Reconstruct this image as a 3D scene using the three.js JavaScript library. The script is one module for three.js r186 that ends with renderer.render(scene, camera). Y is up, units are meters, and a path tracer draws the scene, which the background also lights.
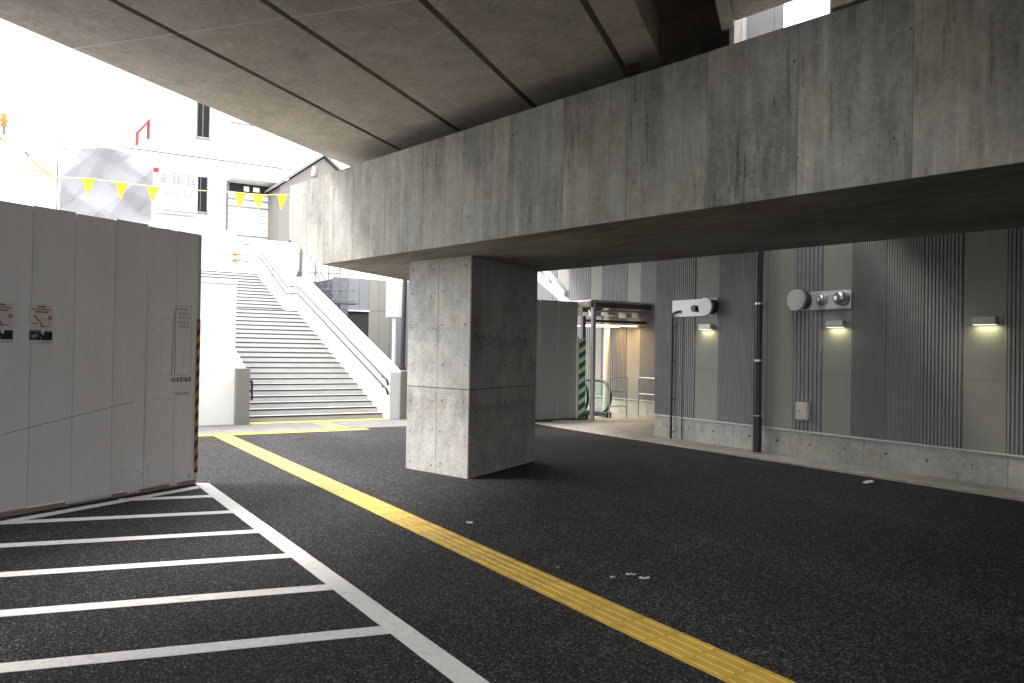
import * as THREE from 'three';
import { mergeGeometries } from 'three/addons/utils/BufferGeometryUtils.js';
import { RoundedBoxGeometry } from 'three/addons/geometries/RoundedBoxGeometry.js';
import { RectAreaLightUniformsLib } from 'three/addons/lights/RectAreaLightUniformsLib.js';

RectAreaLightUniformsLib.init();
const V3 = THREE.Vector3;
const scene = new THREE.Scene();

// ---------------------------------------------------------------- camera
const FOCAL = 800, W = 1024, Hpx = 683;                       // pixels
const camera = new THREE.PerspectiveCamera(2 * Math.atan(Hpx / 2 / FOCAL) * 180 / Math.PI, W / Hpx, 0.05, 400);
{
  const yaw = 31.7 * Math.PI / 180, pitch = Math.atan(8.7 / FOCAL), roll = Math.atan(0.017);
  const fwd = new V3(Math.sin(yaw) * Math.cos(pitch), Math.sin(pitch), -Math.cos(yaw) * Math.cos(pitch));
  const r0 = new V3(Math.cos(yaw), 0, Math.sin(yaw));
  const up0 = new V3().crossVectors(r0, fwd);
  const up = up0.multiplyScalar(Math.cos(roll)).addScaledVector(r0, -Math.sin(roll));
  camera.position.set(0, 1.65, 0);
  camera.up.copy(up);
  camera.lookAt(camera.position.clone().add(fwd));
}

// ---------------------------------------------------------------- sky, sun, exposure
{
  const w = 64, h = 32, d = new Float32Array(w * h * 4);
  for (let j = 0; j < h; j++) for (let i = 0; i < w; i++) {
    const el = ((j + 0.5) / h - 0.5) * Math.PI;               // row 0 = straight down
    const v = el > 0 ? 0.85 + 0.3 * Math.sin(el) : 0.3;
    d.set([v * 0.985, v, v * 1.02, 1], (j * w + i) * 4);
  }
  const sky = new THREE.DataTexture(d, w, h, THREE.RGBAFormat, THREE.FloatType);
  sky.mapping = THREE.EquirectangularReflectionMapping;
  sky.magFilter = THREE.LinearFilter; sky.needsUpdate = true;
  scene.background = sky; scene.environment = sky;
}
const sun = new THREE.DirectionalLight(0xfff6ea, 0.85);
sun.position.set(-22, 40, -26); sun.target.position.set(4, 0, -12);
sun.castShadow = true; sun.shadow.radius = 26; sun.shadow.mapSize.set(2048, 2048);
Object.assign(sun.shadow.camera, { left: -40, right: 40, top: 40, bottom: -40, near: 1, far: 120 });
scene.add(sun, sun.target);

const renderer = new THREE.WebGLRenderer({ antialias: true });
renderer.setSize(W, Hpx);
renderer.toneMapping = THREE.LinearToneMapping;
renderer.toneMappingExposure = 6.1;
renderer.shadowMap.enabled = true;

// ---------------------------------------------------------------- helpers
let seedState = 7;
const rnd = () => { seedState = (seedState * 1664525 + 1013904223) >>> 0; return seedState / 4294967296; };
const rr = (a, b) => a + (b - a) * rnd();
const pick = (a) => a[Math.floor(rnd() * a.length)];
const baseOf = new Map();
const used = new Map();
function numbered(n) { const k = used.get(n) || 0; used.set(n, k + 1); return k ? n + '_' + String(k).padStart(3, '0') : n; }
function thing(name, label, category, base = [0, 0, 0], group) {
  const g = new THREE.Group(); g.name = numbered(name); g.position.set(...base);
  g.userData.label = label; g.userData.category = category; if (group) g.userData.group = group;
  baseOf.set(g, base); scene.add(g); return g;
}
function structure(name, base = [0, 0, 0]) {
  const g = new THREE.Group(); g.name = numbered(name); g.position.set(...base);
  g.userData.kind = 'structure'; baseOf.set(g, base); scene.add(g); return g;
}
function mesh(name, geom, mat, parent, label) {              // geometry in world metres
  const m = new THREE.Mesh(geom, mat); m.castShadow = m.receiveShadow = true;
  if (parent) {
    const b = baseOf.get(parent); geom.translate(-b[0], -b[1], -b[2]); baseOf.set(m, b);
    m.name = name; parent.add(m); if (label) m.userData.label = label;
  } else { m.name = numbered(name); baseOf.set(m, [0, 0, 0]); scene.add(m); }
  return m;
}
function ground(name, geom, mat) { const m = mesh(name, geom, mat); m.userData.kind = 'structure'; return m; }
function put(name, geom, mat, parent, x, y, z, ry = 0) {      // shared geometry, own place
  const m = new THREE.Mesh(geom, mat); m.castShadow = m.receiveShadow = true; m.name = name;
  const b = baseOf.get(parent); m.position.set(x - b[0], y - b[1], z - b[2]); m.rotation.y = ry;
  baseOf.set(m, [x, y, z]); parent.add(m); return m;
}
// uv in metres, from the way each face points
function metreUV(g, ou = 0, ov = 0) {
  if (g.index) g = g.toNonIndexed();
  g.computeVertexNormals();
  const p = g.attributes.position, uv = new Float32Array(p.count * 2);
  const a = new V3(), b = new V3(), c = new V3(), n = new V3(), t = new V3();
  for (let i = 0; i < p.count; i += 3) {
    a.fromBufferAttribute(p, i); b.fromBufferAttribute(p, i + 1); c.fromBufferAttribute(p, i + 2);
    n.crossVectors(b.clone().sub(a), c.clone().sub(a)).normalize();
    [a, b, c].forEach((q, k) => {
      if (Math.abs(n.y) > 0.7) { uv[(i + k) * 2] = q.x + ou; uv[(i + k) * 2 + 1] = q.z + ov; }
      else { t.set(n.z, 0, -n.x).normalize(); uv[(i + k) * 2] = q.dot(t) + ou; uv[(i + k) * 2 + 1] = q.y + ov; }
    });
  }
  g.setAttribute('uv', new THREE.BufferAttribute(uv, 2));
  return g;
}
// a flat polygon pushed along a vector
function extrude(poly, vec, ou = 0, ov = 0) {
  let P = poly.map((q) => new V3(...q)); const v = new V3(...vec);
  const N = new V3();
  for (let i = 0; i < P.length; i++) { const a = P[i], b = P[(i + 1) % P.length]; N.x += (a.y - b.y) * (a.z + b.z); N.y += (a.z - b.z) * (a.x + b.x); N.z += (a.x - b.x) * (a.y + b.y); }
  if (N.dot(v) < 0) { P.reverse(); N.negate(); }
  N.normalize();
  const e1 = P[1].clone().sub(P[0]).normalize(), e2 = new V3().crossVectors(N, e1);
  const tri = THREE.ShapeUtils.triangulateShape(P.map((q) => new THREE.Vector2(q.dot(e1), q.dot(e2))), []);
  const out = []; const push = (...q) => q.forEach((s) => out.push(s.x, s.y, s.z));
  for (const [i, j, k] of tri) { push(P[k], P[j], P[i]); push(P[i].clone().add(v), P[j].clone().add(v), P[k].clone().add(v)); }
  for (let i = 0; i < P.length; i++) {
    const a = P[i], b = P[(i + 1) % P.length], A = a.clone().add(v), B = b.clone().add(v);
    push(a, b, B); push(a, B, A);
  }
  const g = new THREE.BufferGeometry(); g.setAttribute('position', new THREE.Float32BufferAttribute(out, 3));
  return metreUV(g, ou, ov);
}
const plan = (pts, y0, y1, ou, ov) => extrude(pts.map(([x, z]) => [x, y0, z]), [0, y1 - y0, 0], ou, ov);
const box = (x0, x1, y0, y1, z0, z1, ou, ov) => plan([[x0, z0], [x1, z0], [x1, z1], [x0, z1]], y0, y1, ou, ov);
function rbox(x0, x1, y0, y1, z0, z1, r = 0.01) {
  const g = new RoundedBoxGeometry(Math.abs(x1 - x0), Math.abs(y1 - y0), Math.abs(z1 - z0), 2, r);
  g.translate((x0 + x1) / 2, (y0 + y1) / 2, (z0 + z1) / 2); return g;
}
function cyl(p, q, r, seg = 10, r2 = r) {
  const a = new V3(...p), b = new V3(...q), d = b.clone().sub(a), L = d.length();
  const g = new THREE.CylinderGeometry(r2, r, L, seg); g.translate(0, L / 2, 0);
  g.applyQuaternion(new THREE.Quaternion().setFromUnitVectors(new V3(0, 1, 0), d.normalize()));
  g.translate(...p); return g;
}
function tube(pts, r, seg = 8, steps) {
  const c = new THREE.CatmullRomCurve3(pts.map((q) => new V3(...q)), false, 'catmullrom', 0.02);
  return new THREE.TubeGeometry(c, steps || pts.length * 8, r, seg);
}
const merge = (list) => mergeGeometries(list.map((g) => { const h = g.index ? g.toNonIndexed() : g; if (!h.attributes.uv) h.setAttribute('uv', new THREE.Float32BufferAttribute(new Float32Array(h.attributes.position.count * 2), 2)); if (!h.attributes.normal) h.computeVertexNormals(); return h; }));

// ---------------------------------------------------------------- procedural textures
function hash2(x, y, s) { let h = (x * 374761393 + y * 668265263 + s * 2147483647) | 0; h = Math.imul(h ^ (h >>> 13), 1274126177); return ((h ^ (h >>> 16)) >>> 0) / 4294967296; }
function tnoise(u, v, fx, fy, s) {                            // tileable value noise, u and v in 0..1
  const x = u * fx, y = v * fy, x0 = Math.floor(x), y0 = Math.floor(y);
  let a = x - x0, b = y - y0; a = a * a * (3 - 2 * a); b = b * b * (3 - 2 * b);
  const X0 = x0 % fx, X1 = (x0 + 1) % fx, Y0 = y0 % fy, Y1 = (y0 + 1) % fy;
  return (hash2(X0, Y0, s) * (1 - a) + hash2(X1, Y0, s) * a) * (1 - b) + (hash2(X0, Y1, s) * (1 - a) + hash2(X1, Y1, s) * a) * b;
}
function fbm(u, v, fx, fy, oct, s) { let t = 0, a = 0.5, n = 0; for (let o = 0; o < oct; o++) { t += a * tnoise(u, v, fx << o, fy << o, s + o * 17); n += a; a *= 0.55; } return t / n; }
const toS = (x) => { x = Math.min(1, Math.max(0, x)); return 255 * (x < 0.0031308 ? 12.92 * x : 1.055 * Math.pow(x, 1 / 2.4) - 0.055); };
function colourTex(n, metres, fn) {
  const d = new Uint8Array(n * n * 4);
  for (let j = 0; j < n; j++) for (let i = 0; i < n; i++) { const c = fn((i + 0.5) / n, (j + 0.5) / n, i, j), k = (j * n + i) * 4; d[k] = toS(c[0]); d[k + 1] = toS(c[1]); d[k + 2] = toS(c[2]); d[k + 3] = 255; }
  return wrapTex(new THREE.DataTexture(d, n, n), metres, true);
}
function greyTex(n, metres, fn) {
  const d = new Uint8Array(n * n * 4);
  for (let j = 0; j < n; j++) for (let i = 0; i < n; i++) { const c = Math.min(255, Math.max(0, 255 * fn((i + 0.5) / n, (j + 0.5) / n, i, j))), k = (j * n + i) * 4; d[k] = d[k + 1] = d[k + 2] = c; d[k + 3] = 255; }
  return wrapTex(new THREE.DataTexture(d, n, n), metres, false);
}
function wrapTex(t, metres, srgb) {
  t.wrapS = t.wrapT = THREE.RepeatWrapping; t.magFilter = THREE.LinearFilter; t.minFilter = THREE.LinearFilter;
  t.repeat.set(1 / metres, 1 / metres); if (srgb) t.colorSpace = THREE.SRGBColorSpace; t.needsUpdate = true; return t;
}
function canvasTex(w, h, draw) {
  const c = document.createElement('canvas'); c.width = w; c.height = h; draw(c.getContext('2d'), w, h);
  const t = new THREE.CanvasTexture(c); t.colorSpace = THREE.SRGBColorSpace; t.magFilter = THREE.LinearFilter; return t;
}
const mix = (a, b, t) => a + (b - a) * t;
const sm = (a, b, x) => { x = Math.min(1, Math.max(0, (x - a) / (b - a))); return x * x * (3 - 2 * x); };
const std = (o) => new THREE.MeshStandardMaterial(o);
const lin = (r, g, b) => new THREE.Color().setRGB(r, g, b);

// cast concrete with vertical runs and blotches
function concreteTex(n, metres, base, seed, runs, blotch) {
  return colourTex(n, metres, (u, v) => {
    const big = fbm(u, v, 3, 3, 4, seed), run = fbm(u, v, 40, 3, 3, seed + 50), fine = fbm(u, v, 128, 128, 2, seed + 90);
    const streak = sm(0.62, 0.85, fbm(u, v, 22, 2, 3, seed + 130)) * sm(0.35, 0.7, fbm(u, v, 3, 4, 2, seed + 31));
    const light = sm(0.64, 0.8, fbm(u, v, 30, 5, 3, seed + 170));
    const mark = sm(0.66, 0.8, fbm(u, v, 110, 8, 2, seed + 240)) * sm(0.45, 0.65, fbm(u, v, 5, 6, 3, seed + 251)), drip = sm(0.70, 0.82, fbm(u, v, 90, 7, 2, seed + 260));
    const pit = tnoise(u, v, n / 8, n / 8, seed + 7) > 0.965 ? 0.72 : 1;
    let k = 1 + (big - 0.5) * blotch + (run - 0.5) * runs + (fine - 0.5) * 0.36 + (fbm(u, v, 28, 24, 3, seed + 61) - 0.5) * 0.35 - streak * runs * 0.75 + light * runs * 0.3 - mark * runs * 0.55 + drip * runs * 0.35;
    k *= pit; const w = (fbm(u, v, 4, 3, 3, seed + 210) - 0.5) * 0.12;
    return [base[0] * k * (1 + w), base[1] * k, base[2] * k * (1 - w)];
  });
}
const concBump = greyTex(512, 1.3, (u, v) => 0.5 + (fbm(u, v, 12, 12, 4, 3) - 0.5) * 0.6 - (tnoise(u, v, 90, 90, 12) > 0.95 ? 0.35 : 0));
const M = {};
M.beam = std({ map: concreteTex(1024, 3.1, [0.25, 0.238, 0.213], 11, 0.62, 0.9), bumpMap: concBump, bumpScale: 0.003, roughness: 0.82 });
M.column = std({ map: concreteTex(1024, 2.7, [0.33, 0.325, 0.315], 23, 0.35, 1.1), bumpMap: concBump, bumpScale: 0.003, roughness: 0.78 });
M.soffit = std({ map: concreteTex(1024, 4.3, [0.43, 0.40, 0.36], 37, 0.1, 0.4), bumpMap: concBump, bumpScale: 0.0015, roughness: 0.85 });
M.underBeam = M.beam;
M.plinth = std({ map: concreteTex(1024, 3.3, [0.36, 0.35, 0.31], 41, 0.15, 0.55), bumpMap: concBump, bumpScale: 0.002, roughness: 0.85 });
M.kerb = std({ map: concreteTex(512, 2.3, [0.34, 0.325, 0.285], 53, 0.1, 0.5), bumpMap: concBump, bumpScale: 0.003, roughness: 0.9 });
M.apron = std({ map: concreteTex(512, 2.9, [0.30, 0.285, 0.265], 59, 0.1, 0.6), bumpMap: concBump, bumpScale: 0.003, roughness: 0.9 });
M.paving = std({ map: concreteTex(512, 2.6, [0.135, 0.128, 0.12], 67, 0.1, 0.7), bumpMap: concBump, bumpScale: 0.003, roughness: 0.9 });
M.mortar = std({ color: lin(0.11, 0.105, 0.095), roughness: 0.95 });
M.gap = std({ color: lin(0.03, 0.03, 0.03), roughness: 0.95 });
{
  // open-graded asphalt: dark binder with stones of different tone
  const N = 2048, MET = 5.2;
  const cell = new Float32Array(N * N), tone = new Float32Array(N * N);
  const cells = 330;                                          // about 12 mm stones
  for (let j = 0; j < N; j++) for (let i = 0; i < N; i++) {
    const x = i / N * cells, y = j / N * cells, cx = Math.floor(x), cy = Math.floor(y); let best = 9, bt = 0;
    for (let dy = -1; dy <= 1; dy++) for (let dx = -1; dx <= 1; dx++) {
      const gx = (cx + dx + cells) % cells, gy = (cy + dy + cells) % cells;
      const qx = cx + dx + 0.15 + 0.7 * hash2(gx, gy, 5), qy = cy + dy + 0.15 + 0.7 * hash2(gx, gy, 6);
      const dd = (x - qx) ** 2 + (y - qy) ** 2; if (dd < best) { best = dd; bt = hash2(gx, gy, 9); }
    }
    cell[j * N + i] = best; tone[j * N + i] = bt;
  }
  const at = (a, i, j) => a[j * N + i];
  const map = colourTex(N, MET, (u, v, i, j) => {
    const d = at(cell, i, j), t = at(tone, i, j), big = fbm(u, v, 3, 3, 4, 71), mid = fbm(u, v, 20, 20, 3, 77);
    let k = mix(1.7, 0.1, sm(0.06, 0.42, d)) * (0.25 + 1.6 * t * t) + (t > 0.96 ? 1.8 : 0) * (d < 0.16 ? 1 : 0);
    k *= 0.78 + 0.44 * big + 0.3 * (mid - 0.5); const b = 0.037 * k;
    return [b * 1.0, b * 0.995, b * 0.99];
  });
  const bump = greyTex(N, MET, (u, v, i, j) => mix(1, 0, sm(0.02, 0.6, at(cell, i, j))) * (0.45 + 0.55 * at(tone, i, j)));
  M.asphalt = new THREE.MeshPhysicalMaterial({ vertexColors: true, map, bumpMap: bump, bumpScale: 0.016, roughness: 0.85, specularIntensity: 0.45 });
}
M.paint = std({ map: colourTex(1024, 1.9, (u, v) => { const w = sm(0.66, 0.8, fbm(u, v, 50, 50, 3, 81)) * 0.35, k = 0.94 + 0.14 * (fbm(u, v, 5, 5, 3, 83) - 0.5) - 0.1 * sm(0.5, 0.8, fbm(u, v, 90, 90, 2, 88)); return [mix(0.77 * k, 0.36, w), mix(0.755 * k, 0.345, w), mix(0.73 * k, 0.32, w)]; }), bumpMap: concBump, bumpScale: 0.002, roughness: 0.7 });
const yellowTex = (b, s) => colourTex(256, 0.61, (u, v) => { const k = 0.9 + 0.35 * (fbm(u, v, 6, 6, 4, s) - 0.5), g = sm(0.58, 0.85, fbm(u, v, 14, 14, 3, s + 5)) * 0.18; return [mix(b[0] * k, 0.3, g), mix(b[1] * k, 0.24, g), mix(b[2] * k, 0.12, g)]; });
M.tile = [[0.74, 0.485, 0.062], [0.71, 0.465, 0.07], [0.77, 0.51, 0.066]].map((c, i) => std({ map: yellowTex(c, 90 + i * 9), roughness: 0.6 }));
const flat = (c, rough = 0.6, metal = 0, seed = 1, amp = 0.12, f = 8) => std({ map: colourTex(256, 1.1, (u, v) => { const k = 1 + amp * 2 * (fbm(u, v, f, f, 4, seed) - 0.5); return [c[0] * k, c[1] * k, c[2] * k]; }), roughness: rough, metalness: metal });
M.claddingBeige = flat([0.245, 0.24, 0.215], 0.7, 0, 101, 0.08, 4);
M.claddingDark = flat([0.17, 0.172, 0.174], 0.62, 0, 103, 0.14, 6);
M.claddingMid = flat([0.21, 0.212, 0.212], 0.6, 0, 105, 0.12, 6);
M.claddingLight = flat([0.185, 0.188, 0.19], 0.6, 0, 107, 0.1, 6);
M.flashing = std({ color: lin(0.62, 0.61, 0.58), roughness: 0.5 });
M.white = flat([0.66, 0.66, 0.65], 0.75, 0, 111, 0.05, 5);
M.step = flat([0.40, 0.395, 0.385], 0.85, 0, 113, 0.1, 7);
M.nosing = flat([0.028, 0.028, 0.03], 0.8, 0, 115, 0.1, 7);
M.steel = std({ color: lin(0.55, 0.56, 0.57), roughness: 0.32, metalness: 0.9 });
M.steelDull = std({ color: lin(0.42, 0.43, 0.43), roughness: 0.5, metalness: 0.6 });
M.darkSteel = std({ color: lin(0.10, 0.10, 0.105), roughness: 0.45, metalness: 0.4 });
M.black = std({ color: lin(0.022, 0.023, 0.026), roughness: 0.4 });
M.rail = std({ color: lin(0.03, 0.029, 0.028), roughness: 0.4, metalness: 0.3 });
M.scaffold = std({ color: lin(0.085, 0.09, 0.1), roughness: 0.6 });
M.trim = std({ color: lin(0.10, 0.10, 0.105), roughness: 0.7 });
M.greyPost = flat([0.17, 0.168, 0.158], 0.6, 0, 119, 0.06, 5);
M.plate = std({ color: lin(0.62, 0.62, 0.62), roughness: 0.45, metalness: 0.2 });
M.glass = new THREE.MeshPhysicalMaterial({ color: lin(0.85, 0.93, 0.9), roughness: 0.05, transmission: 1, thickness: 0 });
M.window = new THREE.MeshPhysicalMaterial({ color: lin(0.008, 0.009, 0.01), roughness: 0.35, specularIntensity: 0.25 });
M.yellow = std({ color: lin(0.55, 0.40, 0.004), roughness: 0.7, side: THREE.DoubleSide });
M.orange = std({ color: lin(0.30, 0.13, 0.015), roughness: 0.6 });
M.timber = flat([0.26, 0.22, 0.17], 0.9, 0, 121, 0.25, 12);
M.paper = std({ color: lin(0.62, 0.61, 0.59), roughness: 0.9 });

// brush-like writing: rows of little glyphs made of strokes (too small to read in the picture)
function glyphs(g, x, y, size, count, colour, weight = 0.11, gap = 1.06) {
  g.strokeStyle = colour; g.lineWidth = size * weight; g.lineCap = 'butt';
  for (let k = 0; k < count; k++) {
    const X = x + k * size * gap; g.beginPath();
    const rows = 3 + Math.floor(rnd() * 2), half = rnd() > 0.4;
    for (let r = 0; r < rows; r++) { const yy = y + size * (0.08 + 0.8 * r / (rows - 1)); g.moveTo(X + size * (half ? rr(0.38, 0.45) : rr(0.05, 0.2)), yy); g.lineTo(X + size * rr(0.8, 0.98), yy + size * rr(-0.03, 0.03)); }
    for (const f of half ? [0.18, 0.55, 0.82] : [0.3, 0.7]) { const xx = X + size * (f + rr(-0.05, 0.05)); g.moveTo(xx, y + size * rr(0, 0.15)); g.lineTo(xx + size * rr(-0.06, 0.06), y + size * rr(0.85, 1)); }
    if (half) { g.moveTo(X, y + size * 0.3); g.lineTo(X + size * 0.36, y + size * 0.25); g.moveTo(X + size * 0.02, y + size * 0.75); g.lineTo(X + size * 0.34, y + size * 0.6); }
    g.moveTo(X + size * 0.55, y + size * 0.55); g.lineTo(X + size * 0.96, y + size * 0.98);
    g.stroke();
  }
}

// ================================================================ GROUND
ground('asphalt_ground', (() => {
  const n = 150, g = new THREE.PlaneGeometry(2, 2, n, n), p = g.attributes.position, c = new Float32Array(p.count * 3), uv = g.attributes.uv;
  for (let i = 0; i < p.count; i++) {
    const f = (t) => 16 * t + 94 * t * t * t * t * t, x = 5 + f(p.getX(i)), z = -8 - f(p.getY(i));
    p.setXYZ(i, x, 0, z); uv.setXY(i, x, z);
    const U = (((x + 40) / 80) % 1 + 1) % 1, Vv = (((z + 40) / 80) % 1 + 1) % 1;
    const patch = fbm(U, Vv, 20, 20, 3, 611), track = fbm(U, Vv, 90, 14, 3, 613);
    const k = 0.86 + 0.5 * (patch - 0.5) + 0.5 * sm(0.52, 0.8, track);
    c[i * 3] = k; c[i * 3 + 1] = k * 0.995; c[i * 3 + 2] = k * 0.985;
  }
  g.setAttribute('color', new THREE.BufferAttribute(c, 3)); g.computeVertexNormals(); return g;
})(), M.asphalt);
const sheet = (pts, y, ou, ov) => plan(pts, y - 0.003, y, ou, ov);
ground('site_soil', sheet([[1.7, -10.12], [-22, 4.33], [-40, -4], [-40, -17.1], [1.7, -17.1]], 0.02), flat([0.42, 0.40, 0.37], 0.95, 0, 97, 0.3, 8));
{ // paved apron in front of the stairs: slabs with open joints
  const ap = structure('paved_apron', [5, 0, -16.5]);
  for (let i = 0; i < 14; i++) for (let j = 0; j < 3; j++) {
    const x = -1.5 + i * 0.7, z = -15.56 - j * 0.7;
    mesh('paving_slab', box(x, x + 0.694, 0.001, 0.006, z - 0.694, z, rr(0, 9), rr(0, 9)), M.paving, ap);
  }
}
{ // concrete kerb and gutter along the building
  const kb = structure('concrete_kerb', [10.3, 0, -6]);
  for (let k = 0; k < 22; k++) {
    const z = -15.2 + k * 0.9;
    mesh('kerb_stone', box(9.93 + rr(-0.004, 0.004), 10.2, -0.02, 0.028 + rr(-0.002, 0.002), z, z + 0.893, rr(0, 9), rr(0, 9)), M.kerb, kb);
    mesh('gutter_slab', box(10.206, 10.668, -0.02, 0.02, z, z + 0.895, rr(0, 9), rr(0, 9)), M.apron, kb);
  }
}
{
  const fl = structure('station_forecourt', [12.5, 0, -17]);
  for (let i = 0; i < 4; i++) for (let j = 0; j < 6; j++) {
    const x0 = 10.672 + i * 0.7, z1 = -11.96 - j * 1.2;
    if (z1 - 1.19 < -19.2) continue;
    mesh('paving_slab', box(x0, x0 + 0.695, -0.01, 0.024, z1 - 1.195, z1, rr(0, 9), rr(0, 9)), M.apron, fl);
  }
}
// ---- painted markings
const mk = (pts, y = 0.004) => {                              // rolled paint: edges wander by a few millimetres
  const out = [];
  pts.forEach((a, i) => { const b = pts[(i + 1) % pts.length], L = Math.hypot(b[0] - a[0], b[1] - a[1]), n = Math.max(1, Math.round(L / 0.05)); for (let k = 0; k < n; k++) { const t = k / n, j = k ? rr(-0.0014, 0.0014) : 0; out.push([a[0] + (b[0] - a[0]) * t - (b[1] - a[1]) / L * j, a[1] + (b[1] - a[1]) * t + (b[0] - a[0]) / L * j]); } });
  return sheet(out, y, rr(0, 5), rr(0, 5));
};
ground('boundary_marking', mk([[1.925, 4], [2.075, 4], [1.972, -10.02], [1.822, -10.1]]), M.paint);
for (const z of [-3.42, -4.37, -5.33, -6.285, -7.24, -8.2, -9.15]) {
  const k = 0.2205, x1 = 1.822 - (z + 10.1) * -0.0073 - 0.002; let x0 = -4.5;
  const hx = (zz) => 1.811 + (zz + 10.05) / -0.611;           // hoarding foot line
  let zl = z - (x1 - x0) * k; const lim = 1.7 + (z + 9.98) / -0.6095;
  // stop the stripe at the line that follows the hoarding
  const sx = (x) => z - (x1 - x) * k, foot = (x) => -9.88 - (x - 1.811) * 0.61;
  while (x0 < x1 && sx(x0) < foot(x0)) x0 += 0.02;
  ground('hatch_marking', mk([[x0, sx(x0) - 0.07], [x1, z - 0.07], [x1, z + 0.07], [x0, sx(x0) + 0.07]], 0.0042), M.paint);
}
ground('edge_marking', mk([[1.811, -9.87], [-5.2, -5.6], [-5.12, -5.47], [1.811, -9.71]], 0.0046), M.paint);

// ---- tactile paving
{
  const barTile = (() => {
    const L = [box(-0.1485, 0.1485, 0, 0.007, -0.1485, 0.1485)];
    for (let b = 0; b < 4; b++) {
      const x = (b - 1.5) * 0.075, w0 = 0.0135, w1 = 0.0085, z = 0.135;
      L.push(extrude([[x - w0, 0.007, -z], [x + w0, 0.007, -z], [x + w1, 0.012, -z + 0.004], [x - w1, 0.012, -z + 0.004]], [0, 0, 0.001]));
      const q = [[x - w0, 0.0069], [x + w0, 0.0069], [x + w1, 0.012], [x - w1, 0.012]].map(([a, c]) => [a, c, -z]);
      L.push(extrude(q, [0, 0, 2 * z]));
    }
    return merge(L);
  })();
  const dotTile = (() => {
    const L = [box(-0.1485, 0.1485, 0, 0.007, -0.1485, 0.1485)];
    for (let i = 0; i < 5; i++) for (let j = 0; j < 5; j++) { const c = new THREE.CylinderGeometry(0.0085, 0.0125, 0.0055, 6); c.translate((i - 2) * 0.06, 0.0095, (j - 2) * 0.06); L.push(c); }
    return merge(L);
  })();
  const tp = structure('tactile_path', [3.21, 0, -9]);
  for (let k = 0; k < 52; k++) put('tactile_tile', barTile, pick(M.tile), tp, 3.21 + rr(-0.0015, 0.0015), 0, -15.03 + k * 0.3, 0);
  const tw = structure('tactile_warning_strip', [4.5, 0, -15.3]);
  for (let k = 0; k < 15; k++) put('tactile_tile', dotTile, pick(M.tile), tw, 1.71 + k * 0.3, 0.001, -15.335);
  for (let k = 0; k < 5; k++) put('tactile_tile', barTile, pick(M.tile), tw, 5.61, 0.006, -15.74 - k * 0.3);
  for (let k = 0; k < 10; k++) put('tactile_tile', dotTile, pick(M.tile), tw, 4.35 + k * 0.3, 0.006, -17.28);
}

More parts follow.
